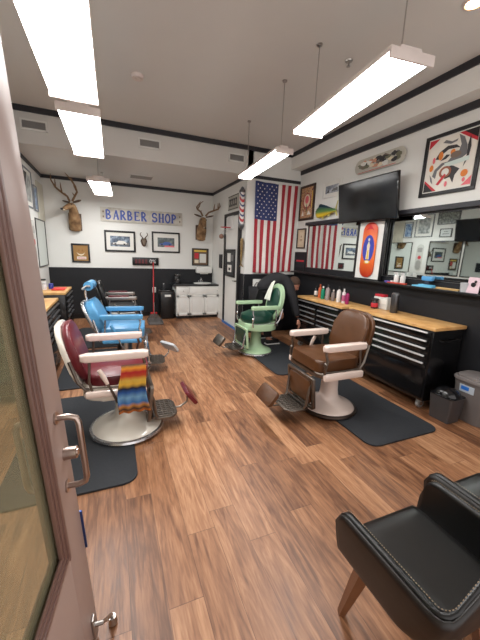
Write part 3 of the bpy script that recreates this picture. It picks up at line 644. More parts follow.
t = picture('side', 5.9, 1.29, .50, .54, 'black framed poster collage hanging on the white rear door', .04, mm=C('collage_dark', (52, 54, 56)), pm=C('collage_dark', (52, 54, 56)), art=[([(.1, .55), (.55, .55), (.55, .92), (.1, .92)], WHT), ([(.6, .6), (.9, .6), (.9, .85), (.6, .85)], GRY), ([(.15, .12), (.7, .12), (.7, .42), (.15, .42)], WHT), ([(.3, .18), (.55, .18), (.55, .3), (.3, .3)], DGR)], gap=.036)
picture('side', 6.6, 1.30, .18, .30, 'narrow dark frame on the white wall left of the rear door', .02, pm=C('navy_black', (26, 26, 34)))
t = onwall('toy_basketball_hoop', 'side', 5.98, 2.04, 'small toy basketball hoop with red rim on the rear door', 'basketball hoop', gap=.034)
MB().box((0, -.004, .03), (.34, .008, .26), bev=.002).build('backboard', C('board_white', (222, 222, 220)), t)
MB().tube([(.09 * math.cos(a), -.11 + .09 * math.sin(a), -.06) for a in [2 * PI * k / 20 for k in range(21)]], .006, 8).box((0, -.012, -.06), (.06, .02, .02)).build('rim', RED, t)
m = MB()
for k in range(10):
    a = 2 * PI * k / 10; m.tube([(.088 * math.cos(a), -.11 + .088 * math.sin(a), -.062), (.06 * math.cos(a + .4), -.11 + .06 * math.sin(a + .4), -.13), (.05 * math.cos(a), -.11 + .05 * math.sin(a), -.19)], .002, 5)
m.build('net', M_WHITE, t)
t = onwall('hanging_ball', 'side', 6.33, 1.82, 'small brown ball hanging on the left edge of the rear door frame', 'ball')
MB().sph((0, -.10, 0), (.05, .05, .05), n=20).build('ball', C('ball_brown', (150, 112, 96)), t)
MB().cyl((0, -.10, .048), (0, -.06, .12), .003, n=6).cyl((0, -.07, .12), (0, .0, .12), .004, n=6).build('hook', M_STEEL, t)

# ------------------------------------------------------------------ deer heads
M_FUR = ramp_mat('deer_fur', [(.3, (96, 70, 46)), (.5, (140, 108, 74)), (.75, (176, 148, 112))], 'noise', 9, .8, detail=8)
M_FURD = C('fur_dark', (84, 62, 46), .8); M_FURL = C('fur_light', (190, 172, 146), .8); M_ANT = mat('antler', (126, 96, 66), .5, var=.25, scale=10)
def deer(wall, u, z, s, label, yaw, pitch, gap=0.0):
    t = onwall('deer_head_mount', wall, u, z, label, 'deer head'); t.scale = (s, s, s)
    cy, sy = math.cos(yaw), math.sin(yaw)
    hd = Vector((sy * math.cos(pitch), -cy * math.cos(pitch), -math.sin(pitch)))     # snout direction
    neck0 = Vector((0, -.07, -.28)); neck1 = Vector((.0, -.14, -.12)); poll = Vector((.02 * sy, -.24, .08))
    side = hd.cross(Vector((0, 0, 1))).normalized(); up = side.cross(hd).normalized()
    AS = 1.2
    v = [(0, -.03, -.40), neck0, neck1, (0, -.20, .0), poll, poll + hd * .09 - up * .01, poll + hd * .17 - up * .025, poll + hd * .235 - up * .035]
    skin('body', v, [(i, i + 1) for i in range(7)], [(.07, .05), (.125, .10), (.115, .105), (.085, .085), (.078, .078), (.062, .062), (.042, .044), (.032, .034)], M_FUR, t, root=1)
    MB().box((0, -.012, -.22), (.24, .024, .34), bev=.01).build('wall_mount', C('mount_wood', (74, 52, 36)), t)
    for sd in (-1, 1):
        b = poll + side * sd * .065 + up * .05
        e = b + side * sd * .15 + up * .035 - hd * .02
        m = MB(); Mx = Matrix.Translation((b + e) / 2) @ (e - b).to_track_quat('X', 'Z').to_matrix().to_4x4()
        old = len(m.bm.verts); m.sph((0, 0, 0), (.10, .045, .018), n=14); m.bm.transform(Mx); m.build('ear', M_FURD, t)
        # antlers
        b = poll + side * sd * .035 + up * .075
        k = [b, b + side * sd * .05 + up * .07 - hd * .03, b + side * sd * .13 + up * .13 - hd * .02, b + side * sd * .18 + up * .22 + hd * .03, b + side * sd * .17 + up * .33 + hd * .08, b + side * sd * .12 + up * .42 + hd * .10]
        k = [b + (q - b) * AS for q in k]
        m = MB().tube(k, .012, 8, rads=[.021, .019, .018, .016, .012, .005])
        m.tube([k[1], k[1] + up * .07 + hd * .04], .008, 6, rads=[.013, .004])
        m.tube([k[2], k[2] + up * .10 - side * sd * .02 + hd * .01, k[2] + up * .19 - side * sd * .03], .008, 6, rads=[.015, .012, .004])
        m.tube([k[3], k[3] + up * .09 - side * sd * .03, k[3] + up * .16 - side * sd * .05], .008, 6, rads=[.014, .010, .004])
        m.build('antler', M_ANT, t)
        MB().sph(poll + hd * .06 + side * sd * .058 + up * .022, (.012, .012, .012), n=10).build('eye', BLKP, t)
    MB().sph(poll + hd * .262 - up * .03, (.025, .022, .018), n=12).build('nose', BLKP, t)
    MB().sph(poll + hd * .225 - up * .052, (.03, .03, .02), n=12).build('muzzle', M_FURL, t)
deer('back', -.66, 2.20, .98, 'deer head on the left of the back wall, turned to the left', math.radians(-42), math.radians(16))
deer('back', 1.93, 2.14, .98, 'deer head facing forward beside the rear side wall', math.radians(4), math.radians(48))
t = onwall('antler_skull_mount', 'back', .655, 1.67, 'small horned skull mount between the two framed photos', 'skull mount')
MB().prism([(-.05, .06), (-.07, 0), (-.04, -.09), (0, -.12), (.04, -.09), (.07, 0), (.05, .06)], 0, .02, Matrix.Rotation(PI / 2, 4, 'X'), bev=.004).build('plaque', C('mount_wood', (74, 52, 36)), t)
skin('skull', [(0, -.04, .03), (0, -.07, .0), (0, -.09, -.05), (0, -.095, -.085)], [(0, 1), (1, 2), (2, 3)], [.045, .042, .026, .015], C('skull_brown', (112, 96, 80)), t)
for sd in (-1, 1):
    MB().tube([(sd * .02, -.05, .06), (sd * .05, -.06, .10), (sd * .075, -.06, .13), (sd * .07, -.06, .17), (sd * .045, -.06, .18)], .008, 8, rads=[.012, .010, .009, .007, .003]).build('horn', M_FURD, t)

# ------------------------------------------------------------------ mats
def fmat(x0, x1, y0, y1, label):
    tag(MB().prism(rrect(x1 - x0, y1 - y0, .09, 6), 0, .014, bev=.004).build('anti_fatigue_mat', M_MAT), label, 'floor mat', 'rubber mats under the barber chairs').location = ((x0 + x1) / 2, (y0 + y1) / 2, .001)
fmat(-.72, .09, 1.86, 3.28, 'dark rubber floor mat under the burgundy barber chair')
fmat(-.64, .07, 3.50, 4.85, 'dark rubber floor mat under the sky blue barber chair')
fmat(-.63, .12, 4.97, 6.3, 'dark rubber floor mat under the far black barber chair')
fmat(1.86, 2.66, 1.62, 3.02, 'dark rubber floor mat under the brown barber chair')
fmat(1.86, 2.66, 3.17, 4.85, 'dark rubber floor mat under the mint green barber chair')

# ------------------------------------------------------------------ barber chairs
def barber_chair(loc, rz, label, lea, ena, arm, met, style='square', headrest=False, pad_dir=0.0, pad_m=None, base_z=.015, column_h=.40, back_h=.47, pads=True, ring=None, armpad=None, br=1.0, off=0.0, lean=14, back_c=.06, arm_z=0.0, dome=.014, rail=None):
    t = empty('barber_chair', (loc[0], loc[1], base_z), rz, label, 'barber chair', 'vintage barber chairs')
    MB().lathe([(0, .008), (.278, .008), (.278, .03), (.265, .045), (.235, .06), (.18, .080), (.13, .105), (.102, .14), (.092, .20), (.088, .30), (.086, .38), (0, .38)], n=48, sx=br, sy=br).build('base', ena, t)
    MB().lathe([(.262, .001), (.292, .001), (.302, .014), (.296, .030), (.278, .034), (.262, .02), (.262, .001)], n=48, sx=br, sy=br).build('base_ring', ring or M_CHROME, t)
    MB().cyl((0, 0, .37), (0, 0, .43), .075, n=24).cyl((0, 0, .40), (0, 0, .415), .11, n=24).build('hydraulic_collar', met, t)
    if style == 'shell': MB().prism(rrect(.44, .50, .14, 6, -.02, 0), .375, .49, bev=.02).build('seat_frame', ena, t)
    else: MB().prism(rrect(.50, .56, .09 if style == 'square' else .18, 6, -.01, 0), .435 if style == 'square' else .385, .485, bev=.014).build('seat_frame', (rail or ena), t)
    # cushion
    def cush(w, d, r, z0, z1, cx):
        m = MB(); m.prism(rrect(w, d, r, 6, cx, 0), z0, z1, bev=.024)
        for v in m.bm.verts:
            if v.co.z > (z0 + z1) / 2: v.co.z += dome * (1 - (abs(v.co.y) / (d / 2)) ** 2)
        return m
    if style == 'round':
        m = MB()
        m.lathe([(0, .0), (.23, .0), (.25, .03), (.25, .06), (.24, .11), (.15, .155), (0, .17)], (.0, 0, .487), 40, sx=1.0, sy=.96); m.build('seat', lea, t)
    else:
        cush(.47, .47, .06 if style == 'square' else .15, .472, .585 if style == 'square' else .56, .005).build('seat', lea, t)
    # arms
    for sd in (-1, 1):
        y = sd * .272
        a = MB().prism(rrect(.46, .07, .032, 6, .0, 0), 0, .05, Matrix.Translation((-.0, y, .705)), bev=.012)
        if style == 'square' and sd == -1 or style != 'x': pass
        a.build('armrest', arm, t)
        if armpad: MB().prism(rrect(.30, .06, .028, 5, -.04, 0), 0, .018, Matrix.Translation((0, y, .755)), bev=.006).build('arm_pad', armpad, t)
        s1 = MB().tube([(.19, y, .455), (.205, y + sd * .012, .52), (.185, y + sd * .012, .60), (.20, y, .66), (.19, y, .71)], .011, 10)
        s1.sph((.198, y + sd * .006, .57), (.017, .017, .024), n=12)
        s1.tube([(-.16, y, .455), (-.18, y + sd * .008, .55), (-.17, y, .71)], .010, 8).tube([(.19, y, .50), (.02, y, .49), (-.16, y, .50)], .006, 6)
        s1.build('arm_support', met, t)
        if style != 'round': MB().box((-.0, sd * .285, .455), (.42, .045, .065 if rail else .05), bev=.015).build('side_rail', arm, t)
    # back
    ang = math.radians(lean)
    B = Matrix.Translation((-.235, 0, .50)) @ Matrix.Rotation(-ang, 4, 'Y') @ Matrix(((0, 0, 1, 0), (1, 0, 0, 0), (0, 1, 0, 0), (0, 0, 0, 1)))
    if style == 'round':
        outer = oval(.44, .58, 36, 0, .27); inner = oval(.30, .44, 36, 0, .27)
        m = MB(); n_ = 36
        vo = [[m.bm.verts.new(B @ Vector((x, y, z))) for x, y in P] for P, z in ((outer, -.02), (outer, .022), (inner, .022), (inner, -.02))]
        for q in range(4):
            for k in range(n_): m.bm.faces.new((vo[q][k], vo[q][(k + 1) % n_], vo[(q + 1) % 4][(k + 1) % n_], vo[(q + 1) % 4][k]))
        bmesh.ops.bevel(m.bm, geom=[e for e in m.bm.edges], offset=.006, segments=2, affect='EDGES') if False else None
        m.build('back_frame', ena, t)
        MB().prism(oval(.31, .45, 32, 0, .27), -.015, .04, B, bev=.016).build('back_cushion', lea, t)
    else:
        r_ = .15
        MB().prism(rrect(.47, back_h + .05, r_, 8, 0, back_h / 2), -.035, .0, B, bev=.012).build('back_shell', ena if style == 'shell' else (M_CHROME if headrest else lea), t)
        MB().prism(rrect(.44, back_h + .02, r_, 8, 0, back_h / 2), .0, back_c, B, bev=.026).build('back_cushion', lea, t)
    for sd in (-1, 1):
        MB().tube([(-.20, sd * .245, .47), (-.255, sd * .245, .54), (-.30, sd * .24, .70)], .012, 8).cyl((-.2, sd * .23, .47), (-.2, sd * .265, .47), .02).build('back_hinge', met, t)
    if headrest:
        m = MB().cyl((-.345, -.13, 1.06), (-.345, .13, 1.06), .05, n=24); m.build('headrest', lea, t)
        m = MB()
        m.cyl((-.40, -.15, 1.03), (-.40, .15, 1.03), .012, n=12)
        for sd in (-1, 1): m.tube([(-.40, sd * .14, 1.03), (-.36, sd * .142, 1.06), (-.32, sd * .142, 1.06)], .016, 8)
        m.build('headrest_bracket', M_CHROME, t)
        MB().tube([(-.38, 0, .84), (-.40, 0, .94), (-.40, 0, 1.03)], .012, 8).build('headrest_post', M_CHROME, t)
    # front apron
    A = Matrix.Translation((.255, 0, .42)) @ Matrix.Rotation(math.radians(6), 4, 'Y') @ Matrix(((0, 0, 1, 0), (1, 0, 0, 0), (0, 1, 0, 0), (0, 0, 0, 1)))
    m = MB(); hw, hh = .20, .29
    for bx in ((0, -.01, hw * 2, .03), (0, -hh, hw * 2, .03), (-hw, -hh / 2, .03, hh), (hw, -hh / 2, .03, hh)):
        m.prism(rrect(bx[2], bx[3], .01, 3, bx[0], bx[1]), -.012, .016, A, bev=.003)
    m.build('apron_frame', ena if style == 'round' else met, t)
    MB().prism(rrect(hw * 2 - .06, hh - .06, .03, 4, 0, -hh / 2), -.01, .022, A, bev=.008).build('apron_cushion', lea, t)
    m = MB()
    for sd in (-1, 1): m.tube([(.23, sd * .16, .40), (.27, sd * .17, .30), (.285, sd * .165, .16), (.31, sd * .15, .11)], .012, 8)
    m.cyl((.27, -.17, .13), (.27, .17, .13), .01, n=8)
    m.build('footrest_arm', met, t)
    # foot plate
    m = MB(); m.prism(rrect(.25, .34, .09, 6, .35, 0), .105, .12, bev=.003)
    for k in range(9): m.box((.35, -.14 + k * .035, .123), (.19, .012, .008), bev=.002)
    for k in range(5): m.box((.27 + k * .04, 0, .124), (.008, .28, .008))
    m.build('footplate', M_OLDMETAL if style != 'blue' else M_STEEL, t)
    if pads:
        c_, s__ = math.cos(pad_dir), math.sin(pad_dir)
        P = Matrix.Translation((.35, 0, -.02)) @ Matrix.Rotation(pad_dir, 4, 'Z')
        q = [P @ Vector(p) for p in ((.11, 0, .13), (.17, 0, .13), (.23, 0, .17), (.235, 0, .22))]
        MB().tube(q, .009, 8).build('pad_arm', met, t)
        Q = P @ Matrix.Translation((.245, 0, .25)) @ Matrix.Rotation(math.radians(-38), 4, 'Y')
        m = MB(); m.prism(rrect(.15, .27, .025, 5), -.012, .02, Q @ Matrix.Rotation(PI / 2, 4, 'Y') , bev=.008); m.build('calf_pad', pad_m or lea, t)
    # lever
    MB().tube([(.0, -.30, .38), (-.03, -.315, .47), (-.06, -.32, .54)], .009, 8).cyl((0, -.06, .40), (0, -.30, .38), .010, n=8).build('lever', met, t)
    MB().tube([(-.06, -.32, .54), (-.085, -.322, .60), (-.11, -.322, .65)], .014, 10, rads=[.013, .018, .016]).build('lever_grip', arm, t)
    for ch in t.children:
        if ch.name.split('.')[0] not in ('base', 'base_ring', 'hydraulic_collar'): ch.location.x += off
        if ch.name.split('.')[0] in ('armrest', 'arm_pad'): ch.location.z += arm_z
    return t
barber_chair((.055, 2.555), 0, 'burgundy leather barber chair with ivory arms nearest the entry door', M_REDL, M_PORC, M_PINKP, M_OLDMETAL, 'shell', off=-.07, dome=.034, lean=16, back_h=.43)
barber_chair((.09, 3.90), math.radians(-6), 'sky blue vinyl barber chair with chrome trim behind the burgundy one', M_BLUEL, M_STEEL, M_BLUEL, M_CHROME, 'square', headrest=True, lean=24, back_h=.40, back_c=.10, pad_m=C('pad_grey', (186, 188, 190)), pad_dir=math.radians(38))
barber_chair((.10, 5.35), 0, 'farthest barber chair, black with burgundy arm pads against the black wall', M_BLACKL, M_OLDMETAL, M_STEEL, M_STEEL, 'square', pads=False, armpad=M_REDL)
barber_chair((1.94, 2.30), PI, 'brown leather barber chair with ivory arms in front of the large tool chest', M_BROWNL, M_PINKP, M_PINKP, M_OLDMETAL, 'square', br=.92, off=.095, arm_z=-.015, rail=M_OLDMETAL, ring=C('dark_ring', (70, 58, 52), .35, metal=.7))
barber_chair((1.98, 4.13), PI + math.radians(2), 'mint green enamel barber chair with dark green leather beside the bending man', M_GREENL, M_GREENP, M_GREENP, M_CHROME, 'round', br=.90, pads=True, pad_m=M_OLDMETAL)

# serape blanket on burgundy chair's near side
blk = ramp_mat('serape', [(0, (206, 120, 40)), (.07, (60, 40, 40)), (.13, (190, 130, 60)), (.2, (60, 110, 170)), (.32, (110, 156, 190)), (.42, (40, 84, 150)), (.5, (24, 26, 46)), (.58, (214, 170, 60)), (.66, (206, 170, 70)), (.74, (180, 70, 34)), (.82, (170, 30, 36)), (.9, (230, 150, 50)), (.96, (30, 24, 34))], 'Z', lo=.325, hi=.705, rough=.9)
def bl(u, v):
    # u along x, v from inside seat over the rail down to hem
    x = .0 + .19 * u + .05 * (u - .5) * (v - .6) + .01 * math.sin(v * 7)
    z = .69 - .365 * max(0, (v - .22) / .78) if v > .22 else .645 + .045 * v / .22
    y = 2.555 - .338 - .012 * math.sin(u * 19 + v * 2) * v - (.012 if v > .22 else 0) if v > .22 else 2.555 - .25 - .088 * (v / .22)
    return Vector((x + .02 * (v - .5) * (u - .5), y, z))
tag(MB().sheet(bl, 30, 30).build('serape_blanket', blk, solid=.006, angle=3), 'colourful striped woven blanket hanging on the burgundy barber chair', 'blanket')
# white towel on the green chair back
def tw(u, v):
    z = .80 + .30 * v; xx = 2.235 + .075 * (z - .5) / .27 * .5
    return Vector((2.125 + (z - .5) * .25 + .006 * math.sin(u * 14), 4.16 + .17 * u * (1.1 - .5 * v) + .02 * math.sin(v * 3), z - .05 * u * u * v))
tag(MB().sheet(tw, 12, 16).build('hanging_towel', C('towel_white', (222, 226, 214), .9), solid=.01, angle=3), 'white towel hanging over the mint green chair back', 'towel')

# ------------------------------------------------------------------ tool chests
def chest(loc, L, D, Htop, rz, label, cols, casters=True, rows=4, hm=None):
    """front faces local -y; width along x"""
    t = empty('tool_chest', (loc[0], loc[1], 0), rz, label, 'tool chest', 'black rolling tool chests')
    z0, z1 = .10, Htop - .035
    MB().box((0, D / 2, (z0 + z1) / 2), (L, D, z1 - z0), bev=.006).build('body', M_BLKGL, t)
    MB().box((0, D / 2, Htop - .017), (L + .03, D + .02, .034), bev=.005).build('worktop', M_BUTCHER, t)
    def drawer(x0, x1, za, zb):
        d_ = MB().box(((x0 + x1) / 2, -.006, (za + zb) / 2), (x1 - x0 - .008, .012, zb - za - .008), bev=.003).build('drawer', M_BLKGL, t)
        MB().box(((x0 + x1) / 2, -.02, zb - .016), (x1 - x0 - .065, .022, .016), bev=.004).build('handle', hm or M_HANDLE, d_)
    zt = z1 - .01; h1 = .085
    drawer(-L / 2 + .02, L / 2 - .02, zt - h1, zt)
    zt -= h1; hb = .075
    x = -L / 2 + .02
    for frac in cols:
        xe = x + frac * (L - .04)
        for r in range(rows): drawer(x, xe, zt - (r + 1) * hb, zt - r * hb)
        x = xe
    zt -= rows * hb
    x = -L / 2 + .02
    MB().box((0, -.006, (zt + z0) / 2 + .01), (L - .05, .012, zt - z0 - .03), bev=.003).build('drawer', M_BLKGL, t)
    for sx in (-1, 1):
        MB().tube([(sx * (L / 2), .1, z1 - .1), (sx * (L / 2 + .04), .1, z1 - .1), (sx * (L / 2 + .04), D - .1, z1 - .1), (sx * (L / 2), D - .1, z1 - .1)], .009, 8).build('side_handle', M_BLK, t) if sx == 1 else None
        for y in (.06, D - .06):
            xx = sx * (L / 2 - .07)
            MB().cyl((xx - .016, y, .045), (xx + .016, y, .045), .044, n=20).box((xx, y, .085), (.05, .05, .03)).cyl((xx - .02, y, .045), (xx + .02, y, .045), .022, n=14, mi=1).build('caster', [C('caster_grey', (150, 146, 142), .4), M_CHROME], t)
    return t
chest((2.82, 2.52), 1.16, .44, .865, -PI / 2, 'large black tool chest with wooden top beside the waste bins', (.36, .64))
chest((2.82, 3.79), 1.07, .44, .845, -PI / 2, 'black tool chest with bottles on its wooden top beside the bending man', (.5, .5), hm=M_GRH)
chest((-.66, 5.40), .72, .5, .85, PI / 2, 'far black tool chest on the left with a red folder on top', (.5, .5), hm=M_DKH)
chest((-.68, 3.9), 1.2, .48, .85, PI / 2, 'near black tool chest on the left behind the entry door', (.5, .5), hm=M_DKH)

# ------------------------------------------------------------------ bottles and things
def bottle(loc, r, h, m_, label, cap=None, kind='bottle', neck=.35, group=None, lab=None):
    t = empty('bottle', loc, 0, label, kind, group)
    nr = r * neck
    MB().lathe([(0, 0), (r * .95, 0), (r, .006), (r, h * .66), (r * .85, h * .75), (nr, h * .8), (nr, h * .85), (0, h * .85)], n=20).build('body', m_, t)
    MB().lathe([(0, h * .85), (nr * 1.25, h * .85), (nr * 1.2, h * .99), (0, h)], n=16).build('cap', cap or M_BLK, t)
    if lab: MB().lathe([(r * 1.01, h * .15), (r * 1.03, h * .16), (r * 1.03, h * .55), (r * 1.01, h * .56)], n=20).build('label_band', lab, t)
    return t
G = 'bottles on the far tool chest'
wz = .846
for y, r, h, c, cap, lb, nm in ((4.36, .032, .2, (32, 30, 32), (20, 20, 20), (214, 210, 206), 'dark bottle with a white label nearest the bending man'), (4.22, .028, .25, (196, 96, 60), (190, 90, 50), None, 'orange red bottle on the far tool chest'), (4.09, .032, .23, (30, 140, 110), (230, 230, 230), None, 'teal green bottle on the far tool chest'),
                                (3.96, .036, .27, (150, 140, 140), (50, 50, 52), None, 'tall grey bottle on the far tool chest'), (3.85, .030, .20, (120, 110, 108), (190, 186, 184), None, 'small taupe bottle right of the tall grey one'), (3.75, .034, .26, (220, 218, 216), (30, 30, 30), None, 'white bottle with a black cap on the far tool chest'), (3.64, .030, .24, (222, 214, 216), (210, 206, 206), (180, 90, 130), 'white bottle with a pink band on the far tool chest'), (3.54, .028, .22, (150, 40, 96), (30, 20, 26), None, 'magenta bottle at the right end of the row')):
    bottle((3.02 + .03 * math.sin(y * 9), 3.79 + (y - 3.95) * .92, wz), r * .95, h * .86, C('b' + nm, c, .25), nm, C('bc' + nm, cap, .3), group=G, lab=C('bl' + nm, lb) if lb else None)
bottle((3.08, 2.96, .866), .042, .13, C('jar_dark', (40, 30, 32), .2), 'dark squat jar with red band on the large tool chest', C('jar_cap', (30, 28, 30)), 'jar', .9, lab=RED)
t = empty('tumbler', (3.08, 2.66, .866), 0, 'tall dark grey insulated tumbler on the large tool chest', 'tumbler')
MB().lathe([(0, 0), (.038, 0), (.042, .01), (.046, .2), (.044, .21), (0, .21)], n=28).build('body', C('tumbler_grey', (84, 84, 86), .3, metal=.7), t)
MB().lathe([(0, .21), (.046, .21), (.046, .225), (.03, .24), (0, .24)], n=28).build('lid', C('tumbler_lid', (120, 122, 124), .25, metal=.6), t)
t = empty('document_tray', (3.16, 2.92, .866), 0, 'white tray with papers and a red packet behind the jar', 'tray')
MB().box((.02, 0, .075), (.10, .22, .15), bev=.006).build('tray', C('tray_white', (206, 208, 204)), t)
MB().box((.02, .04, .165), (.08, .14, .03), bev=.004).build('red_packet', RED, t)
MB().box((-.032, -.02, .10), (.004, .16, .06)).build('paper_sheet', M_PAPER, t, smooth=False)
# ledge items z=1.2
LZ = 1.2005
for y, nm in ((2.80, 'left white spray bottle of the pair on the ledge'), (2.71, 'right white spray bottle of the pair on the ledge')):
    t = bottle((3.215, y, LZ), .03, .13, C('milky', (214, 214, 212), .3), nm, C('milky_cap', (236, 236, 236), .3), 'spray bottle')
    MB().box((-.02, 0, .128), (.05, .016, .014), bev=.003).build('nozzle', C('milky_cap', (236, 236, 236)), t)
tag(MB().box((3.215, 2.91, LZ + .012), (.06, .09, .024), bev=.006).box((3.215, 2.86, LZ + .016), (.04, .03, .032), bev=.006, mi=1).build('hair_clip_box', [C('violet', (88, 84, 170)), WHT]), 'small violet and white box on the ledge by the orange board', 'box')
tag(MB().box((3.185, 2.76, LZ + .008), (.04, .26, .016), bev=.003).build('flat_tray', C('tray_red', (196, 70, 50))), 'flat orange red tray in front of the spray bottles', 'tray')
tag(MB().box((3.21, 2.42, LZ + .008), (.09, .24, .016), bev=.004).box((3.21, 2.39, LZ + .024), (.07, .16, .012), bev=.004).build('folded_cloth', C('cloth_blue', (110, 190, 226), .8)), 'folded light blue cloth on the ledge', 'cloth')
t = empty('hand_brush', (3.215, 2.39, LZ + .031), 0, 'blue block brush standing on the folded cloth', 'brush')
MB().box((0, 0, .02), (.03, .05, .04), bev=.005).build('stem', C('brush_dark', (40, 50, 66)), t)
MB().box((0, 0, .065), (.05, .13, .05), bev=.012).build('block', C('brush_blue', (84, 156, 210)), t)
tag(MB().box((3.215, 2.15, LZ + .009), (.05, .24, .018), bev=.004).build('wooden_board', C('board_tan', (196, 160, 104))), 'flat tan wooden piece on the ledge right of the blue cloth', 'wood piece')
tag(MB().lathe([(0, 0), (.034, 0), (.042, .09), (.039, .09), (.032, .006), (0, .006)], (3.21, 1.985, LZ), 24).build('cup', C('cup_grey', (176, 180, 184), .2)), 'pale grey cup on the ledge beside the pink card', 'cup')
t = empty('pink_card', (3.20, 1.90, LZ), 0, 'upright pale pink card with a black round mark on the ledge', 'card')
MB().box((0, 0, .075), (.006, .11, .15), rot=(0, .1, 0)).build('card', C('card_pink', (222, 196, 206)), t, smooth=False)
MB().cyl((-.006, 0, .08), (-.0085, 0, .08), .022, n=16).cyl((-.011, -.02, .11), (-.013, -.02, .11), .012, n=12).build('mark', BLKP, t)
# left chest items
tz = .851
bottle((-1.03, 5.62, tz), .05, .14, C('jar_white', (206, 206, 204), .4), 'white jar with dark lid on the far left tool chest', kind='jar', neck=.8)
bottle((-.98, 5.40, tz), .04, .10, C('cup_white', (220, 220, 222), .3), 'white container beside the blue one on the far left chest', cap=C('lidb', (190, 190, 190)), kind='container', neck=.8)
bottle((-.90, 5.5, tz), .035, .08, C('pot_blue', (50, 60, 150), .3), 'small blue pot on the far left tool chest', cap=C('lidbl', (60, 70, 160)), kind='pot', neck=.8)
tag(MB().box((-.78, 5.42, tz + .009), (.17, .30, .018), bev=.003).build('red_folder', C('folder_red', (214, 52, 44), .5)), 'flat red folder lying on the far left tool chest', 'folder')

# ------------------------------------------------------------------ bins
t = empty('waste_bin', (3.14, 1.65, 0), 0, 'grey plastic waste bin with lid and blue sticker beside the tool chest', 'bin')
m = MB()
def tap(m, w0, d0, w1, d1, z0, z1, r=.05):
    a = rrect(w0, d0, r, 5); b = rrect(w1, d1, r, 5)
    va = [m.bm.verts.new((x, y, z0)) for x, y in a]; vb = [m.bm.verts.new((x, y, z1)) for x, y in b]
    n_ = len(a)
    for k in range(n_): m.bm.faces.new((va[k], va[(k + 1) % n_], vb[(k + 1) % n_], vb[k]))
    m.bm.faces.new(list(reversed(va))); m.bm.faces.new(vb); return m
tap(m, .20, .25, .27, .32, 0.002, .40); m.build('body', C('bin_grey', (104, 98, 96), .5), t)
m = MB(); m.prism(rrect(.29, .34, .06, 5), .40, .43, bev=.008); m.prism(rrect(.25, .30, .06, 5), .43, .45, bev=.008); m.box((-.08, -.05, .455), (.03, .08, .012), bev=.003); m.build('lid', C('bin_lid', (126, 120, 118), .45), t)
MB().box((-.131, .02, .33), (.003, .13, .07), rot=(0, -.08, 0)).box((-.134, .035, .335), (.003, .07, .035), rot=(0, -.08, 0), mi=1).build('sticker', [C('sticker_pale', (180, 190, 200)), C('sticker_blue', (40, 110, 200))], t, smooth=False)
t = empty('pedal_bin', (2.905, 1.765, 0), 0, 'small dark bin with glossy black rounded lid in front of the grey bin', 'bin')
m = MB(); tap(m, .17, .19, .20, .22, .002, .25, .02); m.build('body', C('bin_dark', (66, 62, 62), .4), t)
m = MB(); m.sph((0, 0, .25), (.105, .115, .075), n=24); bmesh.ops.bisect_plane(m.bm, geom=m.bm.verts[:] + m.bm.edges[:] + m.bm.faces[:], plane_co=(0, 0, .25), plane_no=(0, 0, -1), clear_outer=True)
m.prism(rrect(.21, .23, .03, 4), .245, .256, bev=.003); m.build('lid', C('bin_gloss', (20, 20, 22), .12), t)

# ------------------------------------------------------------------ white sink cabinet
t = empty('sink_cabinet', (1.75, 6.75, 0), 0, 'white sink cabinet with panelled doors against the black rear wall', 'cabinet'); t.scale = (1, 1, 1.08)
MB().box((0, .26, .37), (.97, .5, .62)).build('body', M_WHITE, t, smooth=False)
MB().box((0, .28, .03), (.95, .44, .056)).build('kickboard', M_BLK, t, smooth=False)
def cdoor(x0, x1, z0, z1, nm, knobx):
    d_ = MB().box(((x0 + x1) / 2, 0, (z0 + z1) / 2), (x1 - x0 - .008, .018, z1 - z0 - .008), bev=.002)
    w_, h_ = x1 - x0 - .008, z1 - z0 - .008; c_ = ((x0 + x1) / 2, (z0 + z1) / 2)
    if nm == 'door':
        for b in ((c_[0], z1 - .026, w_, .045), (c_[0], z0 + .026, w_, .045), (x0 + .026, c_[1], .045, h_), (x1 - .026, c_[1], .045, h_)): d_.box((b[0], -.013, b[1]), (b[2], .008, b[3]), bev=.002)
    d_ = d_.build(nm, M_WHITE, t)
    MB().cyl((knobx, -.009, z1 - .05 if nm == 'door' else c_[1]), (knobx, -.035, z1 - .05 if nm == 'door' else c_[1]), .006, .010, 12).build('knob', M_STEEL, d_)
cdoor(-.485, -.20, .07, .50, 'door', -.23); cdoor(-.20, .15, .07, .50, 'door', .11); cdoor(.15, .485, .07, .50, 'door', .19)
cdoor(-.485, -.20, .50, .67, 'drawer', -.34); cdoor(-.20, .485, .50, .67, 'drawer', .44)
t = empty('sink_worktop', (1.735, 6.75, .737), 0, 'black worktop with white basin and chrome tap on the sink cabinet', 'worktop')
MB().box((-.02, .25, .017), (1.03, .53, .034), bev=.004).build('worktop', C('counter_black', (28, 30, 32), .3), t)
MB().lathe([(0, .002), (.15, .004), (.19, .016), (.205, .016), (.205, .0), (0, 0)], (.18, .24, .034), 32, sy=.8).build('basin', M_WHITE, t)
MB().cyl((.18, .44, .034), (.18, .44, .05), .022).tube([(.18, .44, .05), (.18, .44, .12), (.18, .41, .15), (.18, .36, .14), (.18, .34, .115)], .010, 10).cyl((.14, .44, .034), (.14, .44, .09), .010).cyl((.22, .44, .034), (.22, .44, .09), .010).build('tap', M_CHROME, t)
t = empty('coffee_maker', (1.34, 7.02, .772), 0, 'small black coffee maker on the left end of the sink worktop', 'coffee maker')
MB().box((0, .04, .10), (.13, .06, .20), bev=.008).box((0, -.01, .185), (.13, .15, .04), bev=.008).box((0, -.01, .01), (.13, .15, .02), bev=.004).build('body', M_BLKGL, t)
MB().lathe([(0, 0), (.04, 0), (.048, .05), (.036, .09), (0, .09)], (0, -.03, .021), 20).build('carafe', C('carafe', (60, 56, 54), .1), t)
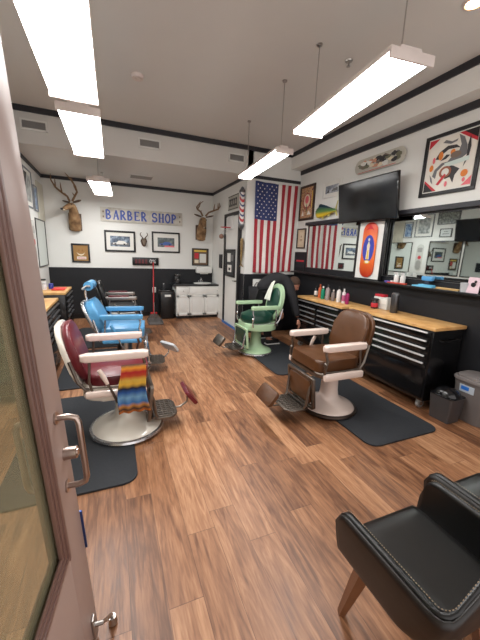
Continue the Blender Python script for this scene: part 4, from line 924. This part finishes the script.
t = onwall('paper_towel_dispenser', 'back', 2.0, 1.07, 'white wall dispenser above the sink', 'dispenser', gap=.016)
MB().box((0, -.07, 0), (.38, .14, .15), bev=.03, seg=4).build('body', M_WHITE, t)
MB().box((0, -.09, -.08), (.2, .003, .03)).build('paper_sheet', M_PAPER, t, smooth=False)
# black cart beside cabinet
t = empty('black_cart', (1.075, 6.98, 0), 0, 'tall black bin cabinet left of the sink cabinet with a white towel hanging', 'cabinet')
MB().box((0, 0, .31), (.29, .34, .60), bev=.012).build('body', M_BLK, t)
MB().box((0, 0, .625), (.30, .35, .03), bev=.008).build('lid', M_BLKGL, t)
MB().box((.01, -.176, .52), (.13, .012, .05), bev=.004).build('towel', M_WHITE, t)
t = bottle((1.02, 6.95, .641), .03, .14, C('clip_black', (40, 40, 44), .3), 'dark bottle on the black bin cabinet', C('sil', (190, 190, 190)))
# outlet on wainscot
t = onwall('wall_outlet', 'back', .85, .60, 'white wall outlet plate on the black wainscot', 'outlet', gap=.016)
MB().box((0, -.005, 0), (.08, .01, .12), bev=.002).build('plate', M_WHITE, t)
MB().box((0, -.012, .025), (.03, .004, .035)).box((0, -.012, -.025), (.03, .004, .035)).build('socket', C('socket_grey', (150, 150, 148)), t, smooth=False)
# broom and dustpan
t = empty('broom', (.78, 6.84, 0), 0, 'broom with a red handle leaning on the black rear wall', 'broom')
MB().cyl((.0, 0, .13), (.06, .38, 1.22), .013, n=12).build('handle', C('broom_red', (176, 28, 34), .4), t)
m = MB(); tap(m, .30, .05, .12, .05, .002, .13, .01); m.build('bristles', C('bristle', (90, 84, 80), .8), t)
MB().box((0, 0, .14), (.14, .05, .04), bev=.008).build('head', C('broom_red', (176, 28, 34), .4), t)
t = empty('dustpan', (.76, 6.40, 0), 0, 'grey upright dustpan on the floor beside the broom', 'dustpan')
MB().box((0, 0, .012), (.28, .24, .01)).box((0, .12, .05), (.28, .012, .09)).box((-.14, 0, .04), (.01, .24, .06)).box((.14, 0, .04), (.01, .24, .06)).build('pan', C('pan_grey', (96, 92, 90), .4), t, smooth=False)
MB().cyl((0, .10, .09), (0, .16, .42), .009, n=8).build('handle', M_STEEL, t)

# ------------------------------------------------------------------ leather chairs (front right)
def lchair(x, y, rz, label):
    t = empty('leather_armchair', (x, y, 0), rz, label, 'armchair', 'black leather armchairs by the entrance')
    # local: faces +y, seat z .43
    def path(s, k):     # k=0 seat edge, k=1 rim ; s in 0..1 left front -> back -> right front
        if k == 0: hw, y0, yf, r = .205, -.16, .19, .09
        else: hw, y0, yf, r = .232, -.215, .20, .035
        side = (yf - (y0 + r)); arc = r * PI / 2; bk = 2 * (hw - r); T = 2 * side + 2 * arc + bk; d = s * T
        if d < side: p = (-hw, yf - d)
        elif d < side + arc: a = (d - side) / r; p = (-hw + r - r * math.cos(a), y0 + r - r * math.sin(a))
        elif d < side + arc + bk: p = (-hw + r + (d - side - arc), y0)
        elif d < side + 2 * arc + bk: a = (d - side - arc - bk) / r; p = (hw - r + r * math.sin(a), y0 + r - r * math.cos(a))
        else: p = (hw, y0 + r + (d - side - 2 * arc - bk))
        if k == 0: return Vector((p[0], p[1], .42))
        e_ = min(s, 1 - s); rise = max(0, min(1, (e_ - side / T) / (.5 - side / T)))
        h = .585 + .13 * rise * rise * (3 - 2 * rise)
        return Vector((p[0], p[1], h))
    def wall(s, v):
        a, b = path(s, 0), path(s, 1)
        f_ = min(1, min(s, 1 - s) / .05); fr = 1.0 - .5 * (1 - math.sqrt(max(0, 1 - (1 - f_) ** 2)))      # rounded front corners
        k = v * fr
        p = a.lerp(b, min(1, k * 1.25) ** .8); p.z = a.z + (b.z - a.z) * (k ** 1.25)
        return p
    m = MB().sheet(lambda s, v: wall(s, v), 64, 8)
    m.build('shell', M_BLACKL, t, solid=.018, angle=3)
    def seatp(u, v):
        y = -.16 + .37 * v; r = .09; hw = .205
        if y < -.16 + r: hw = .205 - r + math.sqrt(max(0, r * r - (-.16 + r - y) ** 2))
        return Vector(((2 * u - 1) * hw, y, .425 - .012 * math.sin(PI * u) * math.sin(PI * min(1, v + .15)) - (.012 * max(0, (v - .85) / .15) ** 2)))
    MB().sheet(seatp, 16, 20).build('seat', M_SEATL, t, solid=.02, angle=3)
    m = MB()
    N = 150
    for k in range(4, N - 3):
        p = wall(k / N, 1.0); p2 = wall((k + .45) / N, 1.0)
        q = wall(k / N, .94); p = p + Vector((0, 0, .0145)); p2 = p2 + Vector((0, 0, .0145))
        inn = Vector((-p.x, -.05 - p.y, 0)).normalized() * .005
        m.cyl(p - Vector((0, 0, .006)) + inn, p2 - Vector((0, 0, .006)) + inn, .0014, n=5)
    m.build('stitching', M_STITCH, t)
    MB().sheet(lambda s, v: wall(.004 + s * .992, v) + Vector((path(.004 + s * .992, 1).x, path(.004 + s * .992, 1).y * (0 if s < .3 or s > .7 else 1), 0)).normalized() * .0155 + Vector((0, 0, -.006 - .03 * (1 - v))), 60, 8).build('outer_shell', M_OUTL, t, solid=.01, angle=3)
    MB().box((0, 0, .40), (.30, .30, .03), bev=.006).build('under_frame', M_BLK, t)
    for sx in (-1, 1):
        for sy in (-1, 1):
            p0 = Vector((sx * .12, sy * .12, .39)); p1 = Vector((sx * .15, sy * .20, 0))
            m = MB(); ax = (p1 - p0)
            m.tube([p0, p0 + ax * .5, p1], .02, 4, rads=[.036, .029, .018]); m.build('leg', M_LEGW, t)
    return t
lchair(.99, .57, 0, 'near black leather armchair with stitched rim and wooden legs in the foreground')
lchair(1.515, .605, 0, 'second black leather armchair at the right edge beside the near one')

# ------------------------------------------------------------------ person
M_JKT = mat('black_jacket', (26, 26, 30), .85, var=.3, scale=10, bump=.4); M_SKIN = mat('skin', (186, 130, 108), .5, var=.08); M_HAIR = C('dark_hair', (66, 46, 34), .8)
M_PANT = mat('black_trousers', (20, 20, 24), .85)
pr = empty('person', (2.44, 4.5, .014), 0, 'man in a black jacket and trousers bending over the far tool chest', 'person')
def L_(x, y, z): return Vector((x - 2.45, y - 4.5, z))
hip = L_(2.26, 4.66, .84); mid = L_(2.42, 4.64, 1.0); chest_ = L_(2.60, 4.62, 1.07); sh = L_(2.70, 4.62, 1.05); neck = L_(2.77, 4.60, 1.02); head = L_(2.87, 4.56, .995)
v = [hip, mid, chest_, sh, neck, L_(2.83, 4.58, .995), head, L_(2.90, 4.53, .955),
     L_(2.70, 4.46, 1.02), L_(2.72, 4.34, .82), L_(2.75, 4.24, .58), L_(2.765, 4.20, .49),
     L_(2.72, 4.78, .98), L_(2.66, 4.83, .78), L_(2.70, 4.74, .62), L_(2.72, 4.68, .55),
     L_(2.28, 4.56, .80), L_(2.36, 4.50, .45), L_(2.36, 4.44, .10), L_(2.44, 4.42, .045), L_(2.29, 4.76, .80), L_(2.42, 4.78, .45), L_(2.42, 4.80, .10), L_(2.50, 4.80, .045)]
e = [(0, 1), (1, 2), (2, 3), (3, 4), (4, 5), (5, 6), (6, 7), (3, 8), (8, 9), (9, 10), (10, 11), (3, 12), (12, 13), (13, 14), (14, 15), (0, 16), (16, 17), (17, 18), (18, 19), (0, 20), (20, 21), (21, 22), (22, 23)]
r = [.13, .13, .15, .12, .055, .065, .088, .062, .075, .055, .042, .030, .075, .055, .042, .030, .10, .07, .045, .038, .10, .07, .045, .038]
skin('body', v, e, [a - (.03 if i in (0, 1, 2, 3, 16, 20) else .015 if i in (8, 9, 12, 13, 17, 21) else 0) for i, a in enumerate(r)], M_SKIN, pr)
def sub(ids, rr, name, m_, grow):
    mp = {i: k for k, i in enumerate(ids)}
    return skin(name, [v[i] for i in ids], [(mp[a], mp[b]) for a, b in e if a in mp and b in mp], [rr[i] + grow for i in ids], m_, pr, root=0)

sub([0, 1, 2, 3, 8, 9, 10, 11, 12, 13, 14, 15], r, 'jacket', M_JKT, .022)
sub([0, 16, 17, 18, 20, 21, 22], r, 'trousers', M_PANT, .020)
MB().tube([neck + Vector((-.03, 0, .02)), neck + Vector((.012, 0, -.01))], .075, 14).build('collar', M_JKT, pr)
fd = Vector((.50, -.52, -.60)).normalized(); hs = fd.cross(Vector((0, 0, 1))).normalized(); hu = hs.cross(fd)   # face direction, side, up
HM = Matrix.Translation(head) @ Matrix((( hs.x, fd.x, hu.x, 0), (hs.y, fd.y, hu.y, 0), (hs.z, fd.z, hu.z, 0), (0, 0, 0, 1)))
m = MB(); m.sph((0, -.012, .02), (.094, .108, .108), n=28)
bmesh.ops.bisect_plane(m.bm, geom=m.bm.verts[:] + m.bm.edges[:] + m.bm.faces[:], plane_co=(0, .035, .02), plane_no=(0, .75, -.66), clear_outer=True)
m.bm.transform(HM); m.build('hair', M_HAIR, pr)
m = MB(); m.sph((0, .012, -.01), (.082, .096, .108), n=24); m.bm.transform(HM); m.build('face', M_SKIN, pr)
m = MB(); m.sph((0, .108, -.015), (.014, .018, .022), n=12); m.bm.transform(HM); m.build('nose', M_SKIN, pr)
for sd in (-1, 1):
    m = MB(); m.sph((sd * .088, -.005, -.01), (.010, .018, .028), n=12); m.bm.transform(HM); m.build('ear', M_SKIN, pr)
    m = MB(); m.sph((sd * .032, .096, .012), (.010, .008, .007), n=10); m.bm.transform(HM); m.build('eye', BLKP, pr)
m = MB(); m.sph((0, .088, -.058), (.026, .016, .006), n=12); m.bm.transform(HM); m.build('mouth', C('lip', (150, 84, 74)), pr)
# hands
def hand(w_, d_, nm):
    d_ = Vector(d_).normalized(); s1 = d_.cross(Vector((0, 0, 1))).normalized(); up = s1.cross(d_)
    vs = [w_ - d_ * .01, w_ + d_ * .045, w_ + d_ * .085]; es = [(0, 1), (1, 2)]; rs = [.026, (.034, .018), (.034, .016)]
    for k, (o_, ln) in enumerate(((-.028, .05), (-.010, .062), (.010, .066), (.028, .056))):
        b = w_ + d_ * .08 + s1 * o_; i = len(vs)
        vs += [b, b + d_ * ln * .5 - up * .008, b + d_ * ln * .8 - up * .028]; es += [(1, i), (i, i + 1), (i + 1, i + 2)]; rs += [.0095, .0085, .0075]
    i = len(vs); vs += [w_ + d_ * .03 + s1 * .035, w_ + d_ * .06 + s1 * .055 - up * .012]; es += [(0, i), (i, i + 1)]; rs += [.012, .009]
    skin(nm, vs, es, rs, M_SKIN, pr, levels=1, root=1)
hand(v[11] + Vector((.003, -.015, -.05)), (.04, -.06, -.22), 'hand'); hand(v[15] + Vector((.004, -.02, -.05)), (.02, -.06, -.2), 'hand')
for a, b in ((18, 19), (22, 23)):
    c_ = v[b]
    sh_ = MB().box(c_ + Vector((.0, 0, .0)), (.24, .09, .075), bev=.03, seg=4).build('shoe', M_BLK, pr)
    MB().box(c_ + Vector((0, 0, -.034)), (.25, .095, .018), bev=.006).build('sole', M_WHITE, sh_)
